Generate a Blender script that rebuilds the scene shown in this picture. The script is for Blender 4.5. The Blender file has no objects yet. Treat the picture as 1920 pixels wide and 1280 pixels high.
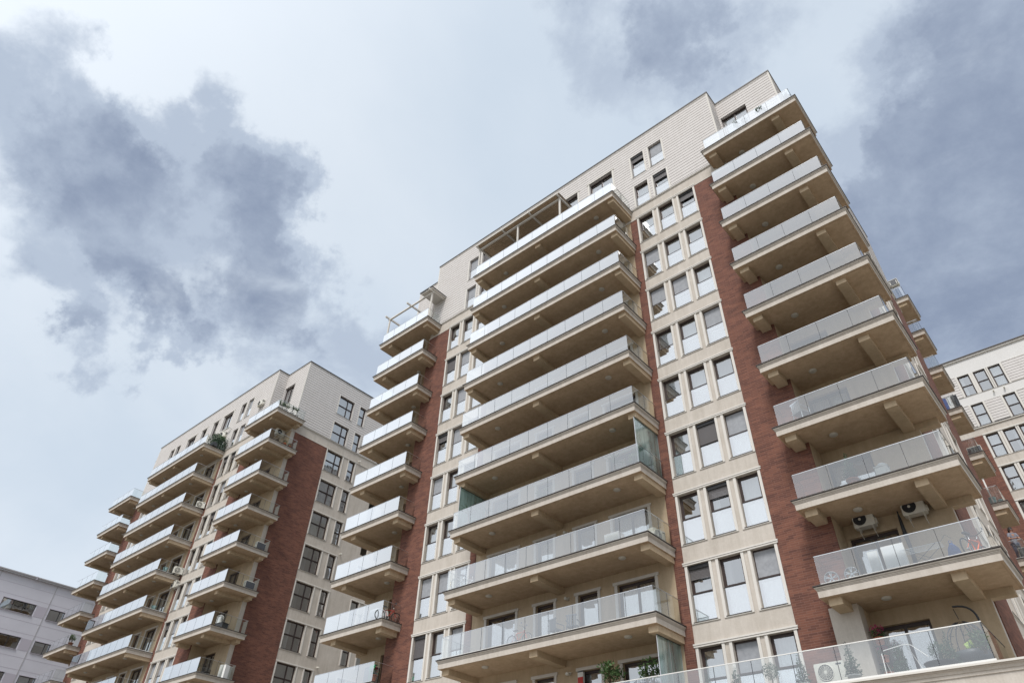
import bpy, math, random
from mathutils import Vector, Matrix
R = math.radians
scene = bpy.context.scene
col = scene.collection

# ------------------------------------------------------------------ camera, sky, sun, exposure
cam_d = bpy.data.cameras.new('camera')
cam = bpy.data.objects.new('camera', cam_d); col.objects.link(cam)
CR = ((0.756349, 0.653401, 0.031664), (-0.403058, 0.503594, -0.764158), (-0.515248, 0.565208, 0.644251))
xr = Vector(CR[0]); zr = Vector(CR[2]); xr.normalize(); zr.normalize()
yd = zr.cross(xr); yd.normalize(); xr = yd.cross(zr)
cam.matrix_world = Matrix(((xr.x, -yd.x, -zr.x, 0), (xr.y, -yd.y, -zr.y, 0), (xr.z, -yd.z, -zr.z, 1.65), (0, 0, 0, 1)))
cam_d.sensor_fit = 'HORIZONTAL'; cam_d.sensor_width = 36.0
cam_d.lens = 36.0 * 1256.93 / 1920.0
cam_d.clip_start = 0.1; cam_d.clip_end = 3000
scene.camera = cam
scene.view_settings.view_transform = 'Standard'; scene.view_settings.look = 'None'
scene.view_settings.exposure = 0.12; scene.view_settings.gamma = 1.0
scene.cycles.max_bounces = 8; scene.cycles.transparent_max_bounces = 24
scene.cycles.diffuse_bounces = 4; scene.cycles.glossy_bounces = 4
scene.cycles.sample_clamp_indirect = 6.0

SUN_DIR = Vector((0.20, -0.56, 0.80)).normalized()      # towards the sun
sun_d = bpy.data.lights.new('sun', 'SUN'); sun_d.energy = 2.7; sun_d.angle = R(18); sun_d.color = (1.0, 0.965, 0.93)
sun = bpy.data.objects.new('sun', sun_d); col.objects.link(sun)
sun.rotation_euler = SUN_DIR.to_track_quat('Z', 'Y').to_euler(); sun.location = (-40, -60, 80)

world = bpy.data.worlds.new('World'); scene.world = world; world.use_nodes = True
def build_world():
    nt = world.node_tree; N = nt.nodes; L = nt.links; N.clear()
    out = N.new('ShaderNodeOutputWorld'); bg = N.new('ShaderNodeBackground'); bg.inputs[1].default_value = 0.1
    sky = N.new('ShaderNodeTexSky'); sky.sky_type = 'NISHITA'; sky.sun_disc = False
    sky.sun_elevation = math.asin(SUN_DIR.z); sky.sun_rotation = math.atan2(SUN_DIR.x, SUN_DIR.y)
    tc = N.new('ShaderNodeTexCoord')
    def M(op, a, b=None, c=None, clamp=False):
        n = N.new('ShaderNodeMath'); n.operation = op; n.use_clamp = clamp
        for i, v in enumerate((a, b, c)):
            if v is None: continue
            if isinstance(v, (int, float)): n.inputs[i].default_value = v
            else: L.new(v, n.inputs[i])
        return n.outputs[0]
    def V(op, a, b=None):
        n = N.new('ShaderNodeVectorMath'); n.operation = op
        for i, v in enumerate((a, b)):
            if v is None: continue
            if isinstance(v, (tuple, list)): n.inputs[i].default_value = v
            else: L.new(v, n.inputs[i])
        return n
    d = tc.outputs['Generated']
    nrm = V('NORMALIZE', d).outputs[0]
    sep = N.new('ShaderNodeSeparateXYZ'); L.new(nrm, sep.inputs[0])
    zc = M('ADD', M('MAXIMUM', sep.outputs[2], 0.0), 0.30)
    cx = N.new('ShaderNodeCombineXYZ'); L.new(M('DIVIDE', sep.outputs[0], zc), cx.inputs[0]); L.new(M('DIVIDE', sep.outputs[1], zc), cx.inputs[1])
    def noise(scale, detail, rough, dist, off=(0, 0, 0)):
        v = V('ADD', cx.outputs[0], off).outputs[0]
        n = N.new('ShaderNodeTexNoise'); n.inputs['Scale'].default_value = scale; n.inputs['Detail'].default_value = detail
        n.inputs['Roughness'].default_value = rough; n.inputs['Distortion'].default_value = dist
        L.new(v, n.inputs['Vector']); return n.outputs[0]
    def ramp(f, a, b, ease=True):
        n = N.new('ShaderNodeMapRange'); n.inputs['From Min'].default_value = a; n.inputs['From Max'].default_value = b
        n.interpolation_type = 'SMOOTHSTEP' if ease else 'LINEAR'
        L.new(f, n.inputs[0]); return n.outputs[0]
    # where the heavier cloud banks stand in the sky: direction, angular radius, weight; their outlines are torn by noise
    wn = N.new('ShaderNodeTexNoise'); wn.inputs['Scale'].default_value = 5.0; wn.inputs['Detail'].default_value = 7; wn.inputs['Roughness'].default_value = 0.62
    L.new(nrm, wn.inputs['Vector'])
    off = V('SCALE', V('SUBTRACT', wn.outputs['Color'], (0.5, 0.5, 0.5)).outputs[0]); off.inputs['Scale'].default_value = 0.36
    wd = V('NORMALIZE', V('ADD', nrm, off.outputs[0]).outputs[0]).outputs[0]
    acc = None
    for (dx, dy, dz), rad, w in CLOUD_BANKS:
        dot = V('DOT_PRODUCT', wd, (dx, dy, dz)).outputs['Value']
        c0 = math.cos(R(rad * 1.25)); g = ramp(dot, c0, 1.0)
        g = M('MULTIPLY', g, w)
        acc = g if acc is None else M('ADD', acc, g)
    n1 = noise(3.4, 10, 0.56, 0.3)
    n2 = noise(8.0, 9, 0.62, 0.5, (3.1, 1.7, 0))
    n3 = noise(1.3, 6, 0.55, 0.3, (7.7, 4.2, 0))
    dens = M('ADD', M('ADD', M('MULTIPLY', n1, 1.35), M('MULTIPLY', n2, 0.46)), M('MULTIPLY', M('MINIMUM', acc, 1.1), 0.40))
    dark = ramp(dens, 0.92, 1.26)                      # thick, dark bellies
    veil = ramp(n3, 0.3, 0.7)
    glow_dot = V('DOT_PRODUCT', nrm, tuple(Vector((-0.1, -0.8, 0.58)).normalized())).outputs['Value']
    glow = ramp(glow_dot, 0.25, 1.0)                       # bright patch added to the sky behind the camera, apart from the sun
    lightc = N.new('ShaderNodeMix'); lightc.data_type = 'RGBA'
    lightc.inputs['A'].default_value = (5.95, 6.85, 7.9, 1); lightc.inputs['B'].default_value = (7.2, 7.9, 8.7, 1)
    L.new(veil, lightc.inputs['Factor'])
    lc2 = N.new('ShaderNodeMix'); lc2.data_type = 'RGBA'; L.new(glow, lc2.inputs['Factor'])
    L.new(lightc.outputs['Result'], lc2.inputs['A']); lc2.inputs['B'].default_value = (11.0, 11.6, 12.3, 1)
    darkc = N.new('ShaderNodeMix'); darkc.data_type = 'RGBA'
    darkc.inputs['A'].default_value = (4.7, 5.45, 6.6, 1); darkc.inputs['B'].default_value = (2.5, 3.05, 4.2, 1)
    n4 = noise(4.6, 11, 0.66, 0.15, (1.3, 8.8, 0))
    d4 = M('ADD', M('MULTIPLY', n4, 1.1), M('MULTIPLY', M('MINIMUM', acc, 1.4), 0.50))
    L.new(M('MULTIPLY', ramp(d4, 0.94, 1.06), ramp(d4, 0.85, 1.45)), darkc.inputs['Factor'])
    mx = N.new('ShaderNodeMix'); mx.data_type = 'RGBA'; L.new(dark, mx.inputs['Factor'])
    L.new(lc2.outputs['Result'], mx.inputs['A']); L.new(darkc.outputs['Result'], mx.inputs['B'])
    fin = N.new('ShaderNodeMix'); fin.data_type = 'RGBA'; fin.inputs['Factor'].default_value = 0.93
    L.new(sky.outputs[0], fin.inputs['A']); L.new(mx.outputs['Result'], fin.inputs['B'])
    low = ramp(sep.outputs[2], 0.0, 0.28); back = ramp(sep.outputs[1], 0.15, -0.25)
    dim = M('SUBTRACT', 1.0, M('MULTIPLY', M('MULTIPLY', M('SUBTRACT', 1.0, low), 0.45), back))
    dm = V('SCALE', fin.outputs['Result']); L.new(dim, dm.inputs['Scale'])
    L.new(dm.outputs[0], bg.inputs[0]); L.new(bg.outputs[0], out.inputs[0])
def pixdir(u, v):
    c = Vector(((u - 960) / 1256.93, (v - 640) / 1256.93, 1.0))
    w = xr * c.x + yd * c.y + zr * c.z
    return tuple(w.normalized())
# the cloud banks, as compass directions seen from the street
CLOUD_BANKS = [(pixdir(40, 280), 11, .6), (pixdir(260, 300), 10, .55), (pixdir(400, 420), 9, .65), (pixdir(150, 450), 8, .5), (pixdir(560, 400), 7, .5), (pixdir(480, 190), 6, .4), (pixdir(70, 80), 8, .45),
               (pixdir(250, 620), 5, .9), (pixdir(30, 600), 4, .8), (pixdir(130, 690), 3, .8), (pixdir(330, 640), 3, .6), (pixdir(500, 520), 7, .55), (pixdir(600, 600), 7, .35),
               (pixdir(1830, 300), 18, .8), (pixdir(1880, 560), 15, 1.3), (pixdir(1720, 600), 9, .7), (pixdir(1190, 70), 8, .8), (pixdir(1330, 40), 6, .5), (pixdir(1900, 30), 9, .6),
               (pixdir(800, 120), 13, -.9), (pixdir(760, 380), 9, -.8), (pixdir(1500, 140), 8, -.7), (pixdir(310, 190), 4, -.5), (pixdir(330, 450), 5, -.45), (pixdir(60, 860), 13, -.8), (pixdir(250, 60), 5, -.4), (pixdir(1760, 640), 3, -.4),
               ((-0.35, -0.62, 0.70), 50, -.9), ((0.2, -0.72, 0.65), 70, -.9)]
build_world()

# ------------------------------------------------------------------ materials
def mat(name, color, rough=0.7, metal=0.0, var=0.0, vscale=1.5, bump=0.0, bscale=60.0, spec=0.5):
    m = bpy.data.materials.new(name); m.use_nodes = True
    nt = m.node_tree; N = nt.nodes; L = nt.links; b = N['Principled BSDF']
    b.inputs['Base Color'].default_value = (*color, 1); b.inputs['Roughness'].default_value = rough
    b.inputs['Metallic'].default_value = metal; b.inputs['Specular IOR Level'].default_value = spec
    g = N.new('ShaderNodeNewGeometry')
    if var > 0:
        n = N.new('ShaderNodeTexNoise'); n.inputs['Scale'].default_value = vscale; n.inputs['Detail'].default_value = 8; n.inputs['Roughness'].default_value = 0.65
        L.new(g.outputs['Position'], n.inputs['Vector'])
        cr = N.new('ShaderNodeMix'); cr.data_type = 'RGBA'
        cr.inputs['A'].default_value = (*[c * (1 - var) for c in color], 1); cr.inputs['B'].default_value = (*[min(1, c * (1 + var)) for c in color], 1)
        mr = N.new('ShaderNodeMapRange'); mr.inputs['From Min'].default_value = 0.3; mr.inputs['From Max'].default_value = 0.7
        L.new(n.outputs[0], mr.inputs[0]); L.new(mr.outputs[0], cr.inputs['Factor']); L.new(cr.outputs['Result'], b.inputs['Base Color'])
    if bump > 0:
        n = N.new('ShaderNodeTexNoise'); n.inputs['Scale'].default_value = bscale; n.inputs['Detail'].default_value = 4
        L.new(g.outputs['Position'], n.inputs['Vector'])
        bp = N.new('ShaderNodeBump'); bp.inputs['Strength'].default_value = bump; bp.inputs['Distance'].default_value = 0.01
        L.new(n.outputs[0], bp.inputs['Height']); L.new(bp.outputs[0], b.inputs['Normal'])
    return m

def plaster_mat(name, color, streak=0.17):
    m = bpy.data.materials.new(name); m.use_nodes = True
    nt = m.node_tree; N = nt.nodes; L = nt.links; b = N['Principled BSDF']; b.inputs['Roughness'].default_value = 0.92
    b.inputs['Specular IOR Level'].default_value = 0.2
    g = N.new('ShaderNodeNewGeometry')
    def nz(scale, det, vec):
        n = N.new('ShaderNodeTexNoise'); n.inputs['Scale'].default_value = scale; n.inputs['Detail'].default_value = det; n.inputs['Roughness'].default_value = 0.7
        L.new(vec, n.inputs['Vector']); return n.outputs[0]
    mp = N.new('ShaderNodeVectorMath'); mp.operation = 'MULTIPLY'; mp.inputs[1].default_value = (1.0, 1.0, 0.12)
    L.new(g.outputs['Position'], mp.inputs[0])
    a = nz(1.3, 7, g.outputs['Position']); s = nz(5.0, 6, mp.outputs[0]); f = nz(22, 6, g.outputs['Position'])
    def mm(op, x, y):
        n = N.new('ShaderNodeMath'); n.operation = op
        for i, v in enumerate((x, y)):
            if isinstance(v, (int, float)): n.inputs[i].default_value = v
            else: L.new(v, n.inputs[i])
        return n.outputs[0]
    t = mm('ADD', mm('MULTIPLY', a, 0.35), mm('ADD', mm('MULTIPLY', s, 0.40), mm('MULTIPLY', f, 0.25)))
    mr = N.new('ShaderNodeMapRange'); mr.inputs['From Min'].default_value = 0.36; mr.inputs['From Max'].default_value = 0.64
    L.new(t, mr.inputs[0])
    cr = N.new('ShaderNodeMix'); cr.data_type = 'RGBA'
    cr.inputs['A'].default_value = (*[c * (1 - streak * k) for c, k in zip(color, (1.0, 1.1, 1.3))], 1)
    cr.inputs['B'].default_value = (*[min(1, c * (1 + streak * .8)) for c in color], 1)
    L.new(mr.outputs[0], cr.inputs['Factor']); L.new(cr.outputs['Result'], b.inputs['Base Color'])
    n = N.new('ShaderNodeTexNoise'); n.inputs['Scale'].default_value = 55; n.inputs['Detail'].default_value = 5; n.inputs['Roughness'].default_value = 0.7
    L.new(g.outputs['Position'], n.inputs['Vector'])
    bp = N.new('ShaderNodeBump'); bp.inputs['Strength'].default_value = 0.35; bp.inputs['Distance'].default_value = 0.008
    L.new(n.outputs[0], bp.inputs['Height']); L.new(bp.outputs[0], b.inputs['Normal'])
    return m

def brick_mat():
    m = bpy.data.materials.new('red_brick'); m.use_nodes = True
    nt = m.node_tree; N = nt.nodes; L = nt.links; b = N['Principled BSDF']; b.inputs['Roughness'].default_value = 0.85
    b.inputs['Specular IOR Level'].default_value = 0.25
    g = N.new('ShaderNodeNewGeometry'); sp = N.new('ShaderNodeSeparateXYZ'); L.new(g.outputs['Position'], sp.inputs[0])
    ad = N.new('ShaderNodeMath'); ad.operation = 'ADD'; L.new(sp.outputs[0], ad.inputs[0]); L.new(sp.outputs[1], ad.inputs[1])
    cb = N.new('ShaderNodeCombineXYZ'); L.new(ad.outputs[0], cb.inputs[0]); L.new(sp.outputs[2], cb.inputs[1])
    br = N.new('ShaderNodeTexBrick'); br.offset = 0.37; br.inputs['Scale'].default_value = 1.0
    br.inputs['Brick Width'].default_value = 0.30; br.inputs['Row Height'].default_value = 0.078; br.inputs['Mortar Size'].default_value = 0.006
    br.inputs['Mortar Smooth'].default_value = 0.3; br.inputs['Bias'].default_value = -0.2
    br.inputs['Color1'].default_value = (0.215, 0.092, 0.062, 1); br.inputs['Color2'].default_value = (0.112, 0.050, 0.040, 1)
    br.inputs['Mortar'].default_value = (0.25, 0.14, 0.105, 1)
    L.new(cb.outputs[0], br.inputs['Vector'])
    # soft patches of darker burnt brick
    mp = N.new('ShaderNodeVectorMath'); mp.operation = 'MULTIPLY'; mp.inputs[1].default_value = (1.2, 1.2, 3.2); L.new(g.outputs['Position'], mp.inputs[0])
    n = N.new('ShaderNodeTexNoise'); n.inputs['Scale'].default_value = 1.1; n.inputs['Detail'].default_value = 6; L.new(mp.outputs[0], n.inputs['Vector'])
    mr = N.new('ShaderNodeMapRange'); mr.inputs['From Min'].default_value = 0.35; mr.inputs['From Max'].default_value = 0.68; L.new(n.outputs[0], mr.inputs[0])
    hs = N.new('ShaderNodeMix'); hs.data_type = 'RGBA'; hs.blend_type = 'MULTIPLY'; hs.inputs['B'].default_value = (0.76, 0.78, 0.82, 1)
    L.new(mr.outputs[0], hs.inputs['Factor']); L.new(br.outputs['Color'], hs.inputs['A']); L.new(hs.outputs['Result'], b.inputs['Base Color'])
    bp = N.new('ShaderNodeBump'); bp.inputs['Strength'].default_value = 0.6; bp.inputs['Distance'].default_value = 0.008; bp.invert = True
    L.new(br.outputs['Fac'], bp.inputs['Height']); L.new(bp.outputs[0], b.inputs['Normal'])
    return m

def glass_mat(name, base=0.3, tint=(0.86, 0.92, 0.92), film=0.0, filmcol=(0.8, 0.85, 0.85), rough=0.0, wave=0.0, gain=1.5):
    """architectural glass: see-through pane with a coating that mirrors part of the light, optional dusty film"""
    m = bpy.data.materials.new(name); m.use_nodes = True
    nt = m.node_tree; N = nt.nodes; L = nt.links; N.clear()
    out = N.new('ShaderNodeOutputMaterial'); tr = N.new('ShaderNodeBsdfTransparent'); tr.inputs[0].default_value = (*tint, 1)
    gl = N.new('ShaderNodeBsdfGlossy'); gl.inputs['Roughness'].default_value = rough; gl.inputs[0].default_value = (0.95, 0.955, 0.96, 1)
    fr = N.new('ShaderNodeFresnel'); fr.inputs[0].default_value = 1.5
    ma = N.new('ShaderNodeMath'); ma.operation = 'MULTIPLY_ADD'; ma.inputs[1].default_value = gain; ma.inputs[2].default_value = base; ma.use_clamp = True
    L.new(fr.outputs[0], ma.inputs[0]); mn = N.new('ShaderNodeMath'); mn.operation = 'MINIMUM'; mn.inputs[1].default_value = 0.84; L.new(ma.outputs[0], mn.inputs[0]); ma = mn
    mix = N.new('ShaderNodeMixShader'); L.new(ma.outputs[0], mix.inputs[0])
    last = tr.outputs[0]
    if film > 0:
        df = N.new('ShaderNodeBsdfDiffuse'); df.inputs[0].default_value = (*filmcol, 1)
        tl = N.new('ShaderNodeBsdfTranslucent'); tl.inputs[0].default_value = (*filmcol, 1)
        a = N.new('ShaderNodeMixShader'); a.inputs[0].default_value = 0.5; L.new(df.outputs[0], a.inputs[1]); L.new(tl.outputs[0], a.inputs[2])
        f2 = N.new('ShaderNodeMixShader'); L.new(last, f2.inputs[1]); L.new(a.outputs[0], f2.inputs[2])
        g = N.new('ShaderNodeNewGeometry'); mp = N.new('ShaderNodeVectorMath'); mp.operation = 'MULTIPLY'; mp.inputs[1].default_value = (3.0, 3.0, 0.35); L.new(g.outputs['Position'], mp.inputs[0])
        n = N.new('ShaderNodeTexNoise'); n.inputs['Scale'].default_value = 2.0; n.inputs['Detail'].default_value = 5; L.new(mp.outputs[0], n.inputs['Vector'])
        mr = N.new('ShaderNodeMapRange'); mr.inputs['From Min'].default_value = 0.3; mr.inputs['From Max'].default_value = 0.7
        mr.inputs['To Min'].default_value = film * 0.5; mr.inputs['To Max'].default_value = film * 1.5; L.new(n.outputs[0], mr.inputs[0])
        L.new(mr.outputs[0], f2.inputs[0]); last = f2.outputs[0]
    if wave > 0:
        g = N.new('ShaderNodeNewGeometry'); n = N.new('ShaderNodeTexNoise'); n.inputs['Scale'].default_value = 1.6; n.inputs['Detail'].default_value = 2
        L.new(g.outputs['Position'], n.inputs['Vector'])
        bp = N.new('ShaderNodeBump'); bp.inputs['Strength'].default_value = wave; bp.inputs['Distance'].default_value = 0.02
        L.new(n.outputs[0], bp.inputs['Height']); L.new(bp.outputs[0], gl.inputs['Normal'])
    L.new(last, mix.inputs[1]); L.new(gl.outputs[0], mix.inputs[2]); L.new(mix.outputs[0], out.inputs[0])
    return m

M = {
 'plaster': plaster_mat('beige_plaster', (0.53, 0.485, 0.435)),
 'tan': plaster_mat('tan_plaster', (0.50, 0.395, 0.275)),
 'lamp': mat('lamp_opal', (0.52, 0.49, 0.43), 0.4),
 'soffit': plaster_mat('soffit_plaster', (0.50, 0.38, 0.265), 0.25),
 'trim': plaster_mat('pale_trim', (0.66, 0.63, 0.585), 0.06),
 'siding': plaster_mat('cream_siding', (0.62, 0.59, 0.57), 0.07),
 'white_plaster': plaster_mat('white_plaster', (0.66, 0.645, 0.625), 0.04),
 'brick': brick_mat(),
 'flash': mat('dark_flashing', (0.07, 0.06, 0.055), 0.5, 0.3),
 'frame': mat('dark_brown_frame', (0.045, 0.028, 0.024), 0.45),
 'frameblk': mat('black_frame', (0.02, 0.02, 0.022), 0.4),
 'glass': glass_mat('window_glass', 0.34, (0.74, 0.78, 0.78), wave=0.25),
 'guard': glass_mat('guard_glass', 0.55, (0.94, 0.96, 0.96), film=0.03),
 'rail': glass_mat('railing_glass', -0.41, (0.86, 0.89, 0.90), film=0.02, filmcol=(0.80, 0.82, 0.86), gain=15.0),
 'glassback': glass_mat('glass_edge', 0.0, (0.985, 0.995, 0.99), gain=0.0),
 'railside': glass_mat('clear_side_glass', 0.02, (0.90, 0.92, 0.90), gain=1.0),
 'frost': glass_mat('frosted_green_glass', 0.10, (0.60, 0.74, 0.71), film=0.45, filmcol=(0.58, 0.78, 0.75), rough=0.15),
 'curtain': mat('white_curtain', (0.78, 0.79, 0.80), 0.9),
 'curtain2': mat('grey_curtain', (0.38, 0.37, 0.38), 0.9),
 'screen': mat('insect_screen', (0.30, 0.31, 0.33), 0.75, var=0.15, vscale=6),
 'shutter': mat('grey_roller_shutter', (0.13, 0.12, 0.12), 0.5),
 'room': mat('room_wall', (0.30, 0.27, 0.24), 0.9),
 'steel': mat('brushed_steel', (0.62, 0.63, 0.64), 0.28, 0.9),
 'white': mat('white_paint', (0.78, 0.77, 0.74), 0.45),
 'offwhite': mat('off_white_plastic', (0.66, 0.64, 0.57), 0.5, var=0.05),
 'black': mat('black_plastic', (0.018, 0.018, 0.02), 0.45),
 'darkgrey': mat('dark_grey', (0.06, 0.065, 0.075), 0.5),
 'rubber': mat('rubber', (0.02, 0.02, 0.02), 0.8),
 'orange': mat('orange_paint', (0.85, 0.13, 0.02), 0.35),
 'blue': mat('blue_fabric', (0.03, 0.09, 0.30), 0.8),
 'teal': mat('pale_teal_plastic', (0.30, 0.45, 0.45), 0.5),
 'green_cloth': mat('green_cloth', (0.01, 0.28, 0.10), 0.85),
 'terracotta': mat('terracotta', (0.42, 0.13, 0.06), 0.85, var=0.12),
 'leaf': mat('leaf_green', (0.055, 0.11, 0.03), 0.6, var=0.35, vscale=9),
 'leaf_dark': mat('leaf_dark_green', (0.028, 0.07, 0.03), 0.65, var=0.35, vscale=9),
 'leaf_lime': mat('leaf_lime', (0.30, 0.42, 0.08), 0.6),
 'flower': mat('magenta_flower', (0.50, 0.02, 0.16), 0.7, var=0.4, vscale=14),
 'flower_red': mat('red_flower', (0.45, 0.02, 0.03), 0.7),
 'red': mat('red_plastic', (0.5, 0.03, 0.02), 0.5),
 'bark': mat('bark', (0.10, 0.065, 0.04), 0.9),
 'soil': mat('soil', (0.04, 0.028, 0.02), 0.95),
 'skin': mat('skin', (0.42, 0.23, 0.16), 0.55),
 'hair': mat('dark_hair', (0.012, 0.010, 0.010), 0.6),
 'shirt': mat('grey_shirt', (0.22, 0.22, 0.26), 0.85),
 'jeans': mat('denim', (0.05, 0.07, 0.12), 0.85),
 'panel': mat('grey_lilac_cladding', (0.56, 0.55, 0.60), 0.55, var=0.04, vscale=0.4),
 'panel_dark': mat('mauve_cladding', (0.44, 0.41, 0.46), 0.55),
 'roofgrey': mat('roof_edge_metal', (0.42, 0.41, 0.42), 0.5, 0.2),
 'asphalt': mat('asphalt', (0.055, 0.055, 0.056), 0.9, var=0.2, vscale=3, bump=0.4, bscale=90),
 'paving': mat('paving', (0.34, 0.31, 0.27), 0.9, var=0.12, vscale=2),
 'grass': mat('dry_ground', (0.19, 0.17, 0.13), 0.9, var=0.3, vscale=4),
 'blind': mat('pale_blind', (0.55, 0.56, 0.58), 0.8),
 'maroon': mat('maroon_blind', (0.10, 0.03, 0.03), 0.8),
}

# ------------------------------------------------------------------ mesh helpers
class MB:
    def __init__(s): s.v = []; s.f = []; s.m = []; s.mats = []; s.smooth = []
    def mi(s, name):
        if name not in s.mats: s.mats.append(name)
        return s.mats.index(name)
    def face(s, pts, m, smooth=False):
        n = len(s.v); s.v.extend([tuple(p) for p in pts]); s.f.append(tuple(range(n, n + len(pts)))); s.m.append(s.mi(m)); s.smooth.append(smooth)
    def box(s, x0, x1, y0, y1, z0, z1, m, xf=None):
        P = [(x0, y0, z0), (x1, y0, z0), (x1, y1, z0), (x0, y1, z0), (x0, y0, z1), (x1, y0, z1), (x1, y1, z1), (x0, y1, z1)]
        if xf: P = [tuple(xf @ Vector(p)) for p in P]
        n = len(s.v); s.v.extend(P); k = s.mi(m)
        for q in ((0, 3, 2, 1), (4, 5, 6, 7), (0, 1, 5, 4), (1, 2, 6, 5), (2, 3, 7, 6), (3, 0, 4, 7)):
            s.f.append(tuple(n + i for i in q)); s.m.append(k); s.smooth.append(False)
    def panebox(s, x0, x1, y0, y1, z0, z1, m, face):
        n = len(s.f); s.box(x0, x1, y0, y1, z0, z1, m); k = s.mi('glassback')
        keep = {'-y': 2, '+x': 3, '-x': 5}[face]
        for i in range(6):
            if i != keep: s.m[n + i] = k
    def bar(s, a, b, w, h, m):
        a = Vector(a); b = Vector(b); d = (b - a); L_ = d.length
        if L_ < 1e-6: return
        q = d.to_track_quat('Y', 'Z').to_matrix().to_4x4(); xf = Matrix.Translation(a) @ q
        s.box(-w / 2, w / 2, 0, L_, -h / 2, h / 2, m, xf)
    def tube(s, pts, r, m, seg=8, cap=True):
        rs = r if isinstance(r, (list, tuple)) else [r] * len(pts)
        pts = [Vector(p) for p in pts]; n0 = len(s.v); k = s.mi(m)
        for i, p in enumerate(pts):
            t = (pts[min(i + 1, len(pts) - 1)] - pts[max(i - 1, 0)])
            if t.length < 1e-9: t = Vector((0, 0, 1))
            t.normalize(); up = Vector((0, 0, 1)) if abs(t.z) < 0.95 else Vector((1, 0, 0))
            a = t.cross(up).normalized(); b = t.cross(a).normalized()
            for j in range(seg):
                an = 2 * math.pi * j / seg; s.v.append(tuple(p + (a * math.cos(an) + b * math.sin(an)) * rs[i]))
        for i in range(len(pts) - 1):
            for j in range(seg):
                a0 = n0 + i * seg + j; a1 = n0 + i * seg + (j + 1) % seg
                s.f.append((a0, a1, a1 + seg, a0 + seg)); s.m.append(k); s.smooth.append(True)
        if cap:
            s.f.append(tuple(n0 + j for j in range(seg))); s.m.append(k); s.smooth.append(False)
            e = n0 + (len(pts) - 1) * seg; s.f.append(tuple(e + j for j in reversed(range(seg)))); s.m.append(k); s.smooth.append(False)
    def lathe(s, c, prof, m, seg=20, axis='z', cap=True):
        c = Vector(c); n0 = len(s.v); k = s.mi(m)
        for r, h in prof:
            for j in range(seg):
                an = 2 * math.pi * j / seg; x = r * math.cos(an); y = r * math.sin(an)
                s.v.append(tuple(c + (Vector((x, y, h)) if axis == 'z' else Vector((x, h, y)))))
        for i in range(len(prof) - 1):
            for j in range(seg):
                a0 = n0 + i * seg + j; a1 = n0 + i * seg + (j + 1) % seg
                s.f.append((a0, a1, a1 + seg, a0 + seg)); s.m.append(k); s.smooth.append(len(prof) > 4)
        for i in (0, len(prof) - 1):
            if cap and prof[i][0] > 1e-4:
                s.f.append(tuple(n0 + i * seg + j for j in range(seg))); s.m.append(k); s.smooth.append(False)
    def torus(s, c, R_, r, m, axis='y', seg=24, sg=6):
        c = Vector(c); n0 = len(s.v); k = s.mi(m)
        for i in range(seg):
            a = 2 * math.pi * i / seg
            for j in range(sg):
                b = 2 * math.pi * j / sg; rr = R_ + r * math.cos(b); h = r * math.sin(b)
                p = (rr * math.cos(a), h, rr * math.sin(a)) if axis == 'y' else (rr * math.cos(a), rr * math.sin(a), h)
                s.v.append(tuple(c + Vector(p)))
        for i in range(seg):
            for j in range(sg):
                q = (i * sg + j, ((i + 1) % seg) * sg + j, ((i + 1) % seg) * sg + (j + 1) % sg, i * sg + (j + 1) % sg)
                s.f.append(tuple(n0 + t for t in q)); s.m.append(k); s.smooth.append(True)
    def leaves(s, c, rad, n, size, m, rng, shape='ball', up=0.3):
        c = Vector(c)
        for _ in range(n):
            while True:
                p = Vector((rng.uniform(-1, 1), rng.uniform(-1, 1), rng.uniform(-1, 1)))
                if shape == 'ball' and p.length <= 1 and p.length > 0.35: break
                if shape == 'box': break
                if shape == 'cone':
                    t = (p.z + 1) / 2
                    if math.hypot(p.x, p.y) < (1 - t) ** 0.75 * (0.9 + 0.2 * math.sin(9 * p.x + 7 * t * 4)): break
            q = c + Vector((p.x * rad[0], p.y * rad[1], p.z * rad[2]))
            d = Vector((rng.gauss(0, 1), rng.gauss(0, 1), rng.gauss(up, 1))).normalized()
            e = d.cross(Vector((rng.gauss(0, 1), rng.gauss(0, 1), rng.gauss(0, 1)))).normalized()
            L_ = size * rng.uniform(.6, 1.3); w = L_ * .42
            s.face([q, q + d * L_ * .5 + e * w * .5, q + d * L_, q + d * L_ * .5 - e * w * .5], m)
    def mesh(s, name):
        me = bpy.data.meshes.new(name); me.from_pydata(s.v, [], s.f)
        for n in s.mats: me.materials.append(M[n])
        me.polygons.foreach_set('material_index', s.m); me.polygons.foreach_set('use_smooth', s.smooth); me.update()
        return me

def O(name, me, parent=None, loc=(0, 0, 0), rz=0.0):
    if isinstance(me, MB): me = me.mesh(name)
    o = bpy.data.objects.new(name, me); col.objects.link(o); o.location = loc
    if rz: o.rotation_euler = (0, 0, rz)
    if parent is not None: o.parent = parent
    return o
def thing(name, label, cat, loc=(0, 0, 0), rz=0.0, group=None, me=None):
    if isinstance(me, MB): me = me.mesh(name)
    o = bpy.data.objects.new(name, me); col.objects.link(o); o.location = loc
    if rz: o.rotation_euler = (0, 0, rz)
    o['label'] = label; o['category'] = cat
    if group: o['group'] = group
    return o
def structure(name, me, loc=(0, 0, 0)):
    o = O(name, me, None, loc); o['kind'] = 'structure'; return o
CACHE = {}
def cached(key, fn):
    if key not in CACHE: CACHE[key] = fn().mesh(key)
    return CACHE[key]
# ------------------------------------------------------------------ facade kit
def Zk(k): return 33.83 - 3.0 * k
YF = 23.66            # main facade plane
YB = 24.75            # set-back loggia plane
XE, XW = -2.62, -33.10  # end walls
MX = -17.87           # the block is mirrored about this line

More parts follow.
